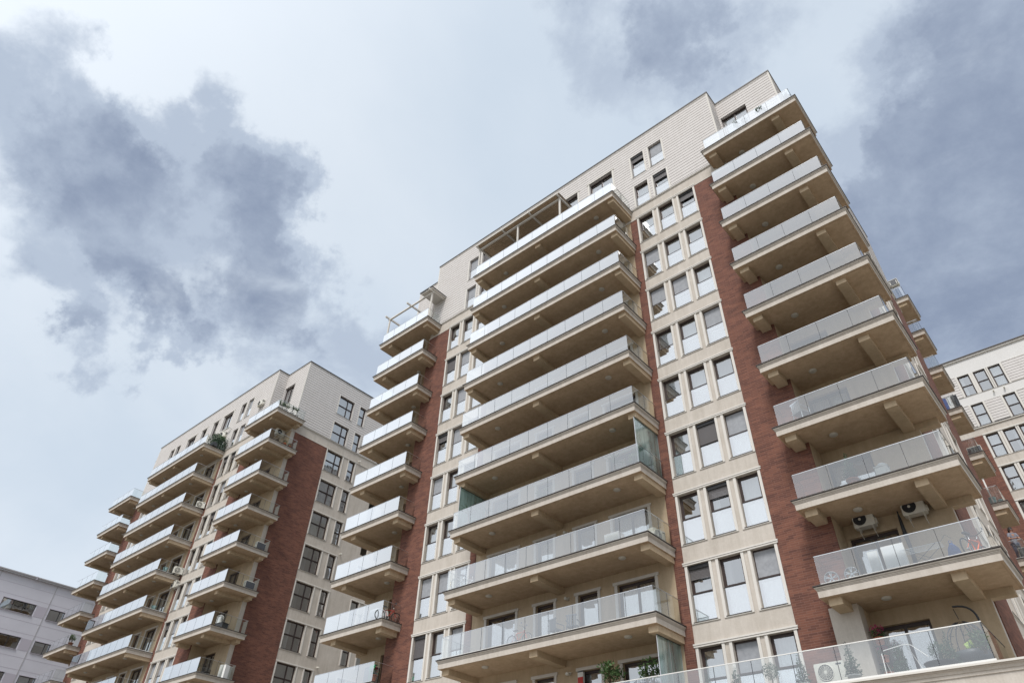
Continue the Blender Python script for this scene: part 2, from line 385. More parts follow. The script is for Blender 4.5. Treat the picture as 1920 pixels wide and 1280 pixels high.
def fpt(face, plane):
    """maps (u, z, depth into the wall) to a point for a wall whose outside looks along `face`"""
    if face == '-y': return lambda u, z, d: (u, plane + d, z)
    if face == '+y': return lambda u, z, d: (u, plane - d, z)
    if face == '+x': return lambda u, z, d: (plane - d, u, z)
    return lambda u, z, d: (plane + d, u, z)

def wall(mb, face, plane, u0, u1, z0, z1, ops, m, reveal=0.24, kind='flat', rm=None):
    P = fpt(face, plane); rm = rm or m
    us = sorted({u0, u1} | {min(max(v, u0), u1) for o in ops for v in (o[0], o[1])})
    for a, b in zip(us, us[1:]):
        if b - a < 1e-4: continue
        zs = [(z0, z1)]
        for o in ops:
            if o[0] <= a + 1e-4 and o[1] >= b - 1e-4:
                nz = []
                for p, q in zs:
                    if o[3] <= p or o[2] >= q: nz.append((p, q)); continue
                    if o[2] > p: nz.append((p, o[2]))
                    if o[3] < q: nz.append((o[3], q))
                zs = nz
        for p, q in zs:
            if kind == 'flat': mb.face([P(a, p, 0), P(b, p, 0), P(b, q, 0), P(a, q, 0)], m)
            else:
                pitch = 0.25; k = math.floor((p - 0.92) / pitch); 
                while True:
                    zb = k * pitch + 0.92; zt = zb + pitch
                    if zb >= q - 1e-4: break
                    lo = max(zb, p); hi = min(zt, q)
                    if hi - lo > 1e-3:
                        g = 0.032  # open joint below each board, then a flat board standing 18 mm out
                        d = -0.018
                        l2 = max(lo, zb + g)
                        if l2 > lo + 1e-4: mb.face([P(a, lo, 0.012), P(b, lo, 0.012), P(b, l2, 0.012), P(a, l2, 0.012)], 'flash')
                        if hi > l2:
                            mb.face([P(a, l2, d), P(b, l2, d), P(b, hi, d + 0.006), P(a, hi, d + 0.006)], m)
                            mb.face([P(a, l2, 0.012), P(b, l2, 0.012), P(b, l2, d), P(a, l2, d)], m)
                            mb.face([P(a, hi, 0.012), P(b, hi, 0.012), P(b, hi, d + 0.006), P(a, hi, d + 0.006)], m)
                    k += 1
    for o in ops:
        if o[0] >= u1 or o[1] <= u0 or o[2] >= z1 or o[3] <= z0: continue
        a, b, p, q = o[:4]; r = reveal; d0 = -0.018 if kind != 'flat' else 0
        mb.face([P(a, p, d0), P(a, q, d0), P(a, q, r), P(a, p, r)], rm); mb.face([P(b, p, d0), P(b, q, d0), P(b, q, r), P(b, p, r)], rm)
        mb.face([P(a, q, d0), P(b, q, d0), P(b, q, r), P(a, q, r)], rm); mb.face([P(a, p, d0), P(b, p, d0), P(b, p, r), P(a, p, r)], rm)

ROT = {'-y': 0.0, '+x': math.pi / 2, '-x': -math.pi / 2, '+y': math.pi}
def frame_mesh(w, h, split, trans, m):
    def f():
        b = MB(); t = 0.075; y0, y1 = 0.15, 0.22
        b.box(-w/2, -w/2 + t, y0, y1, 0, h, m); b.box(w/2 - t, w/2, y0, y1, 0, h, m)
        b.box(-w/2 + t, w/2 - t, y0, y1, 0, t, m); b.box(-w/2 + t, w/2 - t, y0, y1, h - t - .03, h, m)
        xs = [-w/2 + t + (w - 2*t) * s for s in split]
        for x in xs: b.box(x - .045, x + .045, y0 + .003, y1 - .003, t, h - t - .03, m)
        if trans:
            b.box(-w/2 + t, w/2 - t, y0 - .012, y1 - .004, trans - .045, trans + .045, m)
            b.box(-w/2 + t, w/2 - t, y0 - .03, y0 - .014, trans - .012, trans + .02, m)
        e = [-w/2 + t] + xs + [w/2 - t]
        for a, c in zip(e, e[1:]):     # sash rebates
            b.box(a, a + .03, y0 + .02, y1 + .02, t, h - t, m); b.box(c - .03, c, y0 + .02, y1 + .02, t, h - t, m)
        b.box(-w/2 - .03, w/2 + .03, -.05, .15, -.025, -.002, 'flash')
        return b
    return f
def pane_mesh(w, h, trans, m='glass'):
    def f():
        b = MB(); t = .05; y = .195
        tilt = 0.004
        segs = [(t, trans), (trans, h - t)] if trans else [(t, h - t)]
        for z0, z1 in segs: b.face([(-w/2 + t, y, z0), (w/2 - t, y + tilt, z0), (w/2 - t, y, z1), (-w/2 + t, y - tilt, z1)], m)
        return b
    return f
def curtain_mesh(w, h, spans, m, y=.36):
    def f():
        b = MB(); 
        for a, c, z0 in spans:
            n = max(6, int((c - a) * 26)); pts = []
            for i in range(n + 1):
                x = a + (c - a) * i / n; pts.append((x, y + .022 * math.sin(i * 1.35) + .012 * math.sin(i * .61)))
            for p, q in zip(pts, pts[1:]):
                b.face([(p[0], p[1], z0), (q[0], q[1], z0), (q[0], q[1], h - .02), (p[0], p[1], h - .02)], m, True)
        return b
    return f
def surround_mesh(w, h, side=0.11, head=0.0, m='trim'):
    def f():
        b = MB(); p = .035
        for s in (-1, 1):
            a = s * w / 2; c = s * (w / 2 + side)
            b.box(min(a, c), max(a, c), -p, .01, -.02, h, m)
        b.box(-w/2 - side, w/2 + side, -p, .01, -.06, -.0205, m)
        if head:
            b.box(-w/2 - side - .06, w/2 + side + .06, -p - .025, .01, h + .002, h + head, m)
        return b
    return f
def shutter_mesh(w, h, z0):
    def f():
        b = MB(); z = h - .04
        b.box(-w/2 + .03, w/2 - .03, .04, .14, h - .16, h - .002, 'frameblk')
        while z > z0:
            b.box(-w/2 + .035, w/2 - .035, .095, .108, z - .045, z - .006, 'shutter'); z -= .05
        b.box(-w/2 + .035, w/2 - .035, .09, .115, z0 - .03, z0, 'shutter')
        return b
    return f
def screen_mesh(w, z0, z1):
    def f():
        b = MB(); b.face([(-w/2 + .05, .14, z0), (w/2 - .05, .14, z0), (w/2 - .05, .14, z1), (-w/2 + .05, .14, z1)], 'screen'); return b
    return f
def guard_mesh(w, z1):
    def f():
        b = MB(); b.panebox(-w/2 + .01, w/2 - .01, .085, .097, .02, z1, 'guard', '-y'); b.box(-w/2 + .002, w/2 - .002, .078, .104, z1, z1 + .02, 'frameblk'); return b
    return f

def add_window(root, face, plane, u, z, w=.92, h=2.12, rng=None, side=.11, head=0.0, wide=False, deco=True, trimm='trim', kind='window', style=None):
    P = fpt(face, plane); loc = Vector(P(u, z, 0)) - LOC0[root.name]; rz = ROT[face]
    rng = rng or random
    split = (0.5,) if wide and kind == 'balcony_door' else ((0.62,) if wide else ())
    trans = 1.06 if kind == 'window' else 0
    ky = f'{w:.2f}_{h:.2f}_{split}_{trans}'
    fr = O(kind, cached('frame_' + ky, frame_mesh(w, h, split, trans, 'frame')), root, loc, rz)
    O('pane', cached('pane_' + ky, pane_mesh(w, h, trans)), fr)
    if side: O('surround', cached(f'surr_{ky}_{side}_{head}_{trimm}', surround_mesh(w, h, side, head, trimm)), fr)
    r = rng.random()
    if style == 'dark': r = 0.93
    cm = 'curtain' if rng.random() < .8 else 'curtain2'
    if style == 'grey': cm = 'curtain2' if rng.random() < .6 else 'curtain'
    if r < .62: sp = [(-w/2 + .02, w/2 - .02, .02)]; key = 'full'
    elif r < .78: sp = [(-w/2 + .02, -w/2 + w * .38, .02)]; key = 'left'
    elif r < .9: sp = [(w/2 - w * .35, w/2 - .02, .02), (-w/2 + .02, -w/2 + w * .2, .02)]; key = 'both'
    else: sp = None; key = ''
    if sp: O('curtain', cached(f'curt_{ky}_{key}_{cm}', curtain_mesh(w, h, sp, cm)), fr)
    if rng.random() < .3:
        zb = h * rng.choice((.25, .45, .55, .7))
        def bl(zb=zb):
            b = MB(); z = h - .08
            while z > zb: b.box(-w/2 + .05, w/2 - .05, .262, .278, z - .045, z - .012, 'blind'); z -= .05
            return b
        O('venetian_blind', cached(f'blind_{ky}_{zb:.2f}', bl), fr)
    if kind == 'window' and deco:
        O('guard_glass', cached(f'guard_{ky}', guard_mesh(w, 1.0)), fr)
        q = rng.random()
        if style == 'shut': q = .02
        if q < .07: O('roller_shutter', cached(f'shut_{ky}_a', shutter_mesh(w, h, 1.12)), fr)
        elif q < .15: O('roller_shutter', cached(f'shut_{ky}_b', shutter_mesh(w, h, 1.6)), fr)
        elif q < .45: O('insect_screen', cached(f'scr_{ky}', screen_mesh(w, 1.1, h - .08)), fr)
    return fr

PROFILE = [(0.0, 0.0, 'flash'), (0.0, -0.030, 'flash'), (0.030, -0.031, 'flash'), (0.055, -0.036, 'flash'), (0.055, -0.046, 'plaster'), (0.030, -0.048, 'plaster'), (0.032, -0.070, 'plaster'), (0.052, -0.094, 'plaster'),
           (0.085, -0.096, 'plaster'), (0.085, -0.104, 'plaster'), (0.064, -0.106, 'plaster'), (0.066, -0.126, 'plaster'), (0.100, -0.128, 'plaster'), (0.100, -0.136, 'plaster'), (0.080, -0.138, 'plaster'),
           (0.082, -0.156, 'plaster'), (0.118, -0.159, 'plaster'), (0.118, -0.168, 'plaster'), (0.094, -0.170, 'plaster'), (0.098, -0.37, 'plaster')]
def slab_mesh(x0, x1, y0, y1, free='lfrb', prof=PROFILE, soffit='soffit'):
    def f():
        b = MB()
        def ring(i, z):
            return [(x0 + (i if 'l' in free else 0), y0 + (i if 'f' in free else 0), z), (x1 - (i if 'r' in free else 0), y0 + (i if 'f' in free else 0), z),
                    (x1 - (i if 'r' in free else 0), y1 - (i if 'b' in free else 0), z), (x0 + (i if 'l' in free else 0), y1 - (i if 'b' in free else 0), z)]
        prev = ring(prof[0][0], prof[0][1]); b.face(prev, 'flash')
        for i, z, m in prof[1:]:
            cur = ring(i, z)
            for j in range(4): b.face([prev[j], prev[(j + 1) % 4], cur[(j + 1) % 4], cur[j]], m)
            prev = cur
        # drip groove a hand's width inside the edge, then the flat underside
        i0, z0 = prof[-1][0], prof[-1][1]
        for i, z in ((i0 + .07, z0), (i0 + .071, z0 + .014), (i0 + .092, z0 + .014), (i0 + .093, z0)):
            cur = ring(i, z)
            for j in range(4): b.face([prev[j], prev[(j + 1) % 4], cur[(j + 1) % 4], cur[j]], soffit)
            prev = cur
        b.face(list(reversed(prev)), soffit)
        return b
    return f
def panel_mesh(L_, h, axis, m='rail'):
    def f():
        b = MB(); g = .008
        if axis == 'x': b.panebox(g, L_ - g, -.006, .006, 0, h, m, '-y')
        else: b.panebox(-.006, .006, g, L_ - g, 0, h, m, '+x')
        return b
    return f
def lamp_mesh():
    b = MB(); b.lathe((0, 0, 0), [(.15, 0), (.155, -.03), (.13, -.055), (.08, -.07), (.0001, -.075)], 'lamp', 20); return b

def balcony(root, name_x0, x1, y0, y1, k, glass, beams=(), xbeams=(), lamps=(), free='lfrb', gh=.94):
    """slab (the part itself) with its sub-parts: beams under it, glass panels, handrail, base rail, lamps"""
    x0 = name_x0; z = Zk(k)
    base = Vector(((x0 + x1) / 2, (y0 + y1) / 2, 0)); org = Vector((base.x, base.y, z))
    hx, hy = (x1 - x0) / 2, (y1 - y0) / 2
    s = O('balcony', cached(f'slab_{hx:.3f}_{hy:.3f}_{free}', slab_mesh(-hx, hx, -hy, hy, free)), root, org - LOC0[root.name])
    for (a, b_, c, d) in beams:
        def bm(a=a, b_=b_, c=c, d=d):
            q = MB(); w = (b_ - a) / 2; l = (d - c) / 2
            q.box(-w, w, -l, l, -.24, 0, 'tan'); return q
        O('support_beam', cached(f'beam_{b_-a:.2f}_{d-c:.2f}', bm), s, Vector(((a + b_) / 2, (c + d) / 2, z - .372)) - org)
    hr = MB(); br = MB()
    for (ax, a, b_, c, n) in glass:      # ax 'x': runs a..b at y=c ; 'y': runs a..b at x=c
        L_ = (b_ - a) / n
        for i in range(n):
            p = (a + i * L_, c, z + .05) if ax == 'x' else (c, a + i * L_, z + .05)
            O('glass_panel', cached(f'gp_{ax}_{L_:.3f}_{gh}', panel_mesh(L_, gh - .05, ax, 'rail' if ax == 'x' else 'railside')), s, Vector(p) - org)
            if i > 0:
                q = Vector(p) - org
                br.box(q.x - .006, q.x + .006, q.y - .010, q.y + .010, .05, gh, 'darkgrey')
        A = Vector((a, c, z)) - org if ax == 'x' else Vector((c, a, z)) - org
        B_ = Vector((b_, c, z)) - org if ax == 'x' else Vector((c, b_, z)) - org
        e = .014
        hr.box(min(A.x, B_.x) - e, max(A.x, B_.x) + e, min(A.y, B_.y) - e, max(A.y, B_.y) + e, gh + (.002 if ax == 'y' else 0), gh + .022, 'steel')
        br.box(min(A.x, B_.x) - .02, max(A.x, B_.x) + .02, min(A.y, B_.y) - .02, max(A.y, B_.y) + .02, .001 if ax == 'x' else .002, .06 if ax == 'x' else .058, 'white')
    if glass:
        key = f'{glass}_{k}'.replace(' ', '')
        O('handrail', hr, s); O('base_rail', br, s)
    for (lx, ly) in lamps: O('ceiling_lamp', cached('lamp', lamp_mesh), s, Vector((lx, ly, z - .371)) - org)
    return s

def col_x():
    rb = [(-11.95, -10.81), (-10.64, -9.50), (-9.32, -8.20)]
    lb = [(-27.60, -26.46), (-26.30, -25.16), (-24.98, -23.84)]
    return rb, lb

def apartment_block(dx, dy, label, seed, windows_end=True, kmax=10, rear=True):
    rng = random.Random(seed)
    root = bpy.data.objects.new('apartment_building', None); col.objects.link(root)
    base = Vector((MX, 33.0, 0)); root.location = base + Vector((dx, dy, 0))
    root['label'] = label; root['category'] = 'apartment building'; root['group'] = 'beige and brick apartment blocks of the estate'
    class Rt: pass
    proxy = root
    LOC0[root.name] = base
    KS = list(range(1, kmax + 1))
    rb, lb = col_x()
    ops_front = []; win = []
    for k in KS:
        for a, b in rb + lb: ops_front.append((a + .11, b - .11, Zk(k) + .07, Zk(k) + 2.19)); win.append(((a + b) / 2, Zk(k) + .07))
    for k in (-1, 0):
        for a, b in rb[:2] + lb[1:]: ops_front.append((a + .11, b - .11, Zk(k) + .07, Zk(k) + 2.19)); win.append(((a + b) / 2, Zk(k) + .07))
    doors = [(-21.55, 1.80), (-18.95, 1.02), (-16.60, 1.02), (-14.20, 1.80)]
    dlist = []
    for k in [-1, 0] + KS:
        for u, w in doors:
            ops_front.append((u - w / 2, u + w / 2, Zk(k) + .04, Zk(k) + 2.14)); dlist.append((u, Zk(k) + .04, w))
    log_r = (-5.22, 1.60); log_l = (2 * MX + 5.22, 1.60)
    ops_logR = [(log_r[0] - .8, log_r[0] + .8, Zk(k) + .04, Zk(k) + 2.14) for k in [-1, 0] + KS]
    ops_logL = [(log_l[0] - .8, log_l[0] + .8, Zk(k) + .04, Zk(k) + 2.14) for k in [-1, 0] + KS]
    # end wall windows: (centre y, width)
    ew = [(29.56, 1.72, True), (31.52, .72, False)]
    ew_all = ew + [(34.66, .80, False), (36.62, 1.72, True)]
    ops_end = []; ewin = []
    for k in [-1, 0] + KS:
        for u, w, wd in ew_all:
            ops_end.append((u - w / 2, u + w / 2, Zk(k) + .07, Zk(k) + 2.14)); ewin.append((u, w, wd, Zk(k) + .07))
    # ---- walls
    pl = MB(); bk = MB(); sd = MB(); tr = MB()
    zb, zs = 33.0, 33.92
    wall(pl, '-y', YF, -29.65, -6.13, zb, zs, [], 'plaster')
    fo = [o for o in ops_front if o[3] < zb + .05]
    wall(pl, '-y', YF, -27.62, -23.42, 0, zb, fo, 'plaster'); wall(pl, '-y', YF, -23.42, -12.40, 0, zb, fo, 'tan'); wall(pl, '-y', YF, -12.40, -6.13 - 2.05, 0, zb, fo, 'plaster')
    wall(sd, '-y', YF, -29.65, -6.13, zs, 40.6, [o for o in ops_front if o[2] > zs - .1], 'siding', kind='board', rm='siding')
    for a, b in ((-29.65, -27.62), (-23.83, -23.42), (-12.40, -11.97), (-8.18, -6.13)):
        wall(bk, '-y', YF - .03, a, b, 0, zb, [], 'brick')
        for u in (a, b): bk.face([(u, YF - .03, 0), (u, YF + .005, 0), (u, YF + .005, zb), (u, YF - .03, zb)], 'brick')
    pl.box(-7.02, -6.10, YF - .05, YF + .5, 0, Zk(8) - .38, 'plaster'); pl.box(2 * MX + 6.10, 2 * MX + 7.02, YF - .05, YF + .5, 0, Zk(9) - .38, 'plaster')
    # loggia returns
    for face, x in (('+x', -6.13), ('-x', -29.65)):
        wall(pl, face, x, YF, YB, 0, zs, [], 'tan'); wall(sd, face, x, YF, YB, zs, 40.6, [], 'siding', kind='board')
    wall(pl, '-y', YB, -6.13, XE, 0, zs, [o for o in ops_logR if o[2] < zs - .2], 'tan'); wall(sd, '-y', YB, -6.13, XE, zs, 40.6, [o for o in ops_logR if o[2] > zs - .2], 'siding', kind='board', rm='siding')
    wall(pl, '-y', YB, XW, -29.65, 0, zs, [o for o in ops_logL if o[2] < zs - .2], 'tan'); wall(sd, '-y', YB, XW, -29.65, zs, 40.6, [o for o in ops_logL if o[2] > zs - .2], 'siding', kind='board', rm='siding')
    # end walls
    for face, x in (('+x', XE), ('-x', XW)):
        oo = ops_end if face == '+x' else []
        wall(pl, face, x, YB, 41.6, 0, zb, [o for o in oo if o[3] < zb + .1], 'plaster')
        wall(pl, face, x, YB, 41.6, zb, zs, [], 'plaster')
        wall(sd, face, x, YB, 41.6, zs, 40.6, [o for o in oo if o[2] > zs - .1], 'siding', kind='board', rm='siding')
        sx = 1 if face == '+x' else -1
        for a, b in ((25.12, 28.56), (37.62, 41.2)) if sx > 0 else ():
            wall(bk, face, x + .03 * sx, a, b, 0, zb, [], 'brick')
            for u in (a, b): bk.face([(x - .005 * sx, u, 0), (x + .03 * sx, u, 0), (x + .03 * sx, u, zb), (x - .005 * sx, u, zb)], 'brick')
            bk.face([(x - .005 * sx, a, zb - .001), (x + .03 * sx, a, zb - .001), (x + .03 * sx, b, zb - .001), (x - .005 * sx, b, zb - .001)], 'brick')
    # rear
    wall(pl, '+y', 41.6, XW, -29.65, 0, 40.6, [], 'plaster'); wall(pl, '+y', 41.6, -6.13, XE, 0, 40.6, [], 'plaster')
    wall(pl, '+y', 42.65, -29.65, -6.13, 0, 40.6, [], 'plaster')
    wall(pl, '+x', -6.13, 41.6, 42.65, 0, 40.6, [], 'plaster'); wall(pl, '-x', -29.65, 41.6, 42.65, 0, 40.6, [], 'plaster')
    # corner boards and belt mouldings
    t = .012
    for x, y0 in ((-29.65, YF), (-6.13, YF), (XE, YB), (XW, YB)):
        s = -1 if x in (-29.65, XW) else 1
        tr.box(min(x + .024 * s, x - .07 * s), max(x + .024 * s, x - .07 * s), y0 - .026, y0 + .07, zs + .06, 40.6, 'trim')
    def belt(z, h, p, m, zs_=None):
        tr.box(-29.65 - p, -6.13 + p, YF - p, YF + .02, z, z + h, m)
        for a, b in ((XW - p, -29.65 - p), (-6.13 + p, XE + p)): tr.box(a, b, YB - p, YB + .02, z, z + h, m)
        tr.box(XE - .02, XE + p, YB + .02, 41.6 + p, z, z + h, m); tr.box(XW - p, XW + .02, YB + .02, 41.6 + p, z, z + h, m)
        tr.box(-6.13 - .02, -6.13 + p - .002, YF + .02, YB - p, z, z + h, m); tr.box(-29.65 - p + .002, -29.65 + .02, YF + .02, YB - p, z, z + h, m)
    belt(zs - .02, .055, .075, 'trim'); belt(zs - .05, .03, .045, 'trim'); belt(zs + .036, .012, .085, 'flash')
    belt(zb - .01, .04, .05, 'trim')
    O('wall', pl, root, -base); O('brick_cladding', bk, root, -base); O('siding_cladding', sd, root, -base)
    O('belt_moulding', tr, root, -base)
    # roof slab and its dark metal edge
    rf = MB()
    rf.box(-29.65 - .06, -6.13 + .06, YF - .06, 42.7, 40.6, 40.72, 'flash'); rf.box(XW - .06, XE + .06, YB - .06, 41.66, 40.602, 40.718, 'flash')
    rf.box(-29.65 - .03, -6.13 + .03, YF - .035, 42.6, 40.52, 40.598, 'trim'); rf.box(XW - .03, XE + .03, YB - .035, 41.6, 40.522, 40.597, 'trim')
    O('roof', rf, root, -base)
    # rooms behind the glass
    ro = MB(); 
    for k in [-2, -1, 0] + KS:
        z = Zk(k) - .12
        if z > 40.5: z = 40.4
        ro.face([(-29.4, YF + .26, z), (-6.4, YF + .26, z), (-6.4, 41.4, z), (-29.4, 41.4, z)], 'room')
        ro.face([(XW + .26, YB + .26, z + .002), (XE - .26, YB + .26, z + .002), (XE - .26, 41.3, z + .002), (XW + .26, 41.3, z + .002)], 'room')
    ro.face([(-31, 27.2, 0), (-5.0, 27.2, 0), (-5.0, 27.2, 40.4), (-31, 27.2, 40.4)], 'room')
    ro.face([(-5.2, 27.2, 0), (-5.2, 41, 0), (-5.2, 41, 40.4), (-5.2, 27.2, 40.4)], 'room')
    for x in (-29.3, -23.6, -20.2, -17.8, -15.3, -12.2, -10.7, -6.5):
        ro.face([(x, YF + .26, 0), (x, 27.2, 0), (x, 27.2, 40.4), (x, YF + .26, 40.4)], 'room')
    for y in (28.55, 32.6, 37.8):
        ro.face([(XE - .26, y, 0), (-5.2, y, 0), (-5.2, y, 40.4), (XE - .26, y, 40.4)], 'room')
    O('interior_room', ro, root, -base)
    # ---- windows and doors
    for u, z in win:
        w_ = add_window(root, '-y', YF, u, z, .92, 2.12, rng, side=.11, trimm='trim')
    for u, z, w in dlist:
        add_window(root, '-y', YF, u, z, w, 2.10, rng, side=.13, head=.12, wide=w > 1.5, kind='balcony_door')
    for k in [-1, 0] + KS:
        for (u, w) in (log_r, log_l):
            if k < 0 or True: add_window(root, '-y', YB, u, Zk(k) + .04, w, 2.10, rng, side=0, wide=True, kind='balcony_door')
    if windows_end:
        for u, w, wd, z in ewin:
            if dx < -1 and u > 34 and z > 24: continue
            add_window(root, '+x', XE, u, z, w, 2.07, rng, side=.10, wide=wd, deco=False, style='grey')
    # window-bay lintel mouldings
    for k in KS:
        z = Zk(k) + 2.19
        for bay in (rb, lb):
            a, b = bay[0][0] - .06, bay[-1][1] + .08; lt = MB(); h = (b - a) / 2
            lt.box(-h + .012, h - .012, -.062, .01, .002, .057, 'trim'); lt.box(-h + .03, h - .03, -.03, .01, .055, .07, 'trim'); lt.box(-h, h, -.078, .01, .069, .125, 'trim')
            O('lintel_moulding', lt, root, Vector(((a + b) / 2, YF, z)) - base)
        for u, w in ((30.28, 3.42), (35.92, 3.42)):
            lt = MB(); lt.box(-.01, .05, -w / 2, w / 2, 0, .093, 'trim'); O('lintel_moulding', lt, root, Vector((XE, u, Zk(k) + 2.142)) - base)
    # ---- balconies
    for k in range(0, 10):
        if not (dx == 0 and k == 9):
            balcony(root, -23.39, -12.18, 21.51, YF + .05, k,
                    [('x', -23.22, -12.30, 21.64, 9), ('y', 21.64, 23.56, -12.30, 2), ('y', 21.64, 23.56, -23.22, 2)],
                    beams=[(-12.73, -12.34, 21.78, YF), (-18.23, -17.82, 21.78, YF), (-23.17, -22.76, 21.78, YF)],
                    lamps=[(-21.2, 22.4), (-13.95, 22.36)], free='lfr')
            balcony(root, -6.98, -1.62, 22.43, 25.33, k,
                    [('x', -6.75, -1.86, 22.57, 4), ('y', 22.57, 25.2, -1.86, 2), ('y', 22.57, 23.55, -6.75, 1), ('x', -2.55, -1.86, 25.2, 1)],
                    beams=[(-6.68, -6.26, 22.72, YF), (-3.12, -2.73, 22.72, YB), (-2.62, -1.95, 24.76, 25.08)],
                    lamps=[(-5.2, 23.65)])
        balcony(root, -33.90, -28.52, 22.25, 25.2, k,
                [('x', -33.68, -28.75, 22.40, 4), ('y', 22.40, 25.05, -33.68, 2), ('y', 22.40, 23.55, -28.75, 1), ('x', -33.68, -33.18, 25.05, 1)],
                beams=[(-29.24, -28.82, 22.54, YF), (-33.0, -32.6, 22.54, YB), (-33.6, -33.1, 24.76, 25.08)],
                lamps=[(-30.4, 23.69)])
        if rear:
            balcony(root, -6.98, -1.80, 41.08, 43.95, k,
                    [('x', -2.72, -2.0, 41.24, 1), ('y', 41.24, 43.8, -2.0, 2)],
                    beams=[(-2.62, -2.1, 41.30, 41.62)])
    return root

LOC0 = {}
# ------------------------------------------------------------------ ground and streets (below the frame, seen only in reflections and as bounce light)
g = MB(); g.face([(-900, -900, -0.02), (900, -900, -0.02), (900, 900, -0.02), (-900, 900, -0.02)], 'grass'); structure('ground', g)
g = MB(); g.box(-140, 60, -9, 5.5, -0.1, 0.0, 'asphalt'); structure('road', g)
g = MB(); g.box(-140, 60, 5.5, 20.8, -0.1, 0.12, 'paving'); g.box(-140, 60, -4.0 - 9, -9, -0.1, 0.12, 'paving'); g.box(-47.9, -34.2, 20.8, 44, -.1, .118, 'paving'); g.box(8.2, 30, 20.8, 58, -.1, .118, 'paving'); structure('pavement', g)

# ------------------------------------------------------------------ the two apartment blocks in front
blockA = apartment_block(0, 0, 'large beige and brick apartment block in the centre and right, with long glass balconies', 11)
blockB = apartment_block(-45.45, -0.22, 'apartment block in the middle left whose brick gable wall with windows faces right', 23)

# ------------------------------------------------------------------ block behind on the right
def rear_block():
    rng = random.Random(5)
    root = bpy.data.objects.new('apartment_building', None); col.objects.link(root); root.location = (10, 68, 0); LOC0[root.name] = Vector((10, 68, 0))
    root['label'] = 'pale apartment block behind at the far right, white top with siding panels'; root['category'] = 'apartment building'
    root['group'] = 'beige and brick apartment blocks of the estate'
    Y = 61.37; base = LOC0[root.name]
    cols = [-2.12, -0.86, 0.30]; W = .92
    X0, X1 = -7.0, 28.0
    xs = [c + W / 2 for c in cols]
    centre = [4.3, 6.9, 9.25, 11.65]; right = [15.4, 16.65, 17.9]
    ops = []; wl = []
    for k in range(-1, 11):
        use = xs + right
        if k == 0: use = [xs[0], xs[2], right[0], right[2]]
        for u in use:
            ops.append((u - W / 2, u + W / 2, Zk(k) + .07, Zk(k) + 2.17)); wl.append((u, Zk(k) + .07, W))
        for u in centre:
            w = 1.8 if u in (centre[0], centre[-1]) else 1.0
            ops.append((u - w / 2, u + w / 2, Zk(k) + .07, Zk(k) + 2.17)); wl.append((u, Zk(k) + .07, w))
    pl = MB(); bk = MB(); sd = MB(); tr = MB()
    wall(pl, '-y', Y, X0, X1, 0, 33.9, [o for o in ops if o[2] < 33.5], 'plaster')
    wall(pl, '-y', Y, X0, X1, 33.9, 36.0 + .9, [o for o in ops if 33.5 < o[2] < 36], 'white_plaster')
    wall(pl, '-y', Y, X0, X1, 36.9, 40.5, [o for o in ops if o[2] > 36], 'white_plaster')
    def P(a, b, z0, z1):
        q = MB(); wall(q, '-y', Y - .03, a, b, z0, z1, [], 'siding', kind='board'); O('siding_panel', q, root, -base)
    for z0 in (33.92, 36.92):
        z1 = z0 + 2.08
        P(X0, cols[0] - .16, z0, z1); P(cols[2] + W + .16, 3.3, z0, z1); P(12.7, 14.9, z0, z1); P(18.5, X1, z0, z1)
        for a, b in ((X0, cols[0] - .16), (cols[2] + W + .16, 3.3)): tr.box(a, b, Y - .06, Y, z1, z1 + .03, 'trim'); tr.box(a, b, Y - .06, Y, z0 - .03, z0, 'trim')
    P(cols[0] + W + .16, cols[2] - .16, 33.92, 36.0)
    for a, b in ((-6.5, -2.30), (1.42, 1.95), (13.6, 14.6), (18.9, 21)): wall(bk, '-y', Y - .03, a, b, 0, 33.05, [], 'brick')
    tr.box(X0, X1, Y - .10, Y + .01, 33.72, 33.80, 'trim'); tr.box(X0, X1, Y - .12, Y + .01, 33.802, 33.83, 'flash')
    for k in range(1, 11):
        z = Zk(k) + 2.19; tr.box(cols[0] - .16, cols[2] + W + .20, Y - .075, Y + .01, z, z + .1, 'trim')
    wall(pl, '-x', X0, Y, 80, 0, 40.5, [], 'plaster'); wall(pl, '+x', X1, Y, 80, 0, 40.5, [], 'plaster'); wall(pl, '+y', 80, X0, X1, 0, 40.5, [], 'plaster')
    O('wall', pl, root, -base); O('brick_cladding', bk, root, -base); O('moulding', tr, root, -base)
    rf = MB(); rf.box(X0 - .12, X1 + .12, Y - .14, 80.1, 40.5, 40.64, 'trim'); rf.box(X0 - .2, X1 + .2, Y - .22, 80.15, 40.642, 40.72, 'flash'); rf.box(X0 - .06, X1 + .06, Y - .07, 80.05, 40.42, 40.498, 'trim')
    O('roof', rf, root, -base)
    ro = MB()
    for k in range(-2, 11): ro.face([(X0 + .3, Y + .26, min(Zk(k) - .1, 40.4)), (X1 - .3, Y + .26, min(Zk(k) - .1, 40.4)), (X1 - .3, 79, min(Zk(k) - .1, 40.4)), (X0 + .3, 79, min(Zk(k) - .1, 40.4))], 'room')
    ro.face([(X0 + .3, Y + 3.5, 0), (X1 - .3, Y + 3.5, 0), (X1 - .3, Y + 3.5, 40.3), (X0 + .3, Y + 3.5, 40.3)], 'room')
    O('interior_room', ro, root, -base)
    for u, z, w in wl: add_window(root, '-y', Y, u, z, w, 2.10, rng, side=.15, wide=w > 1.5, deco=False)
rear_block()

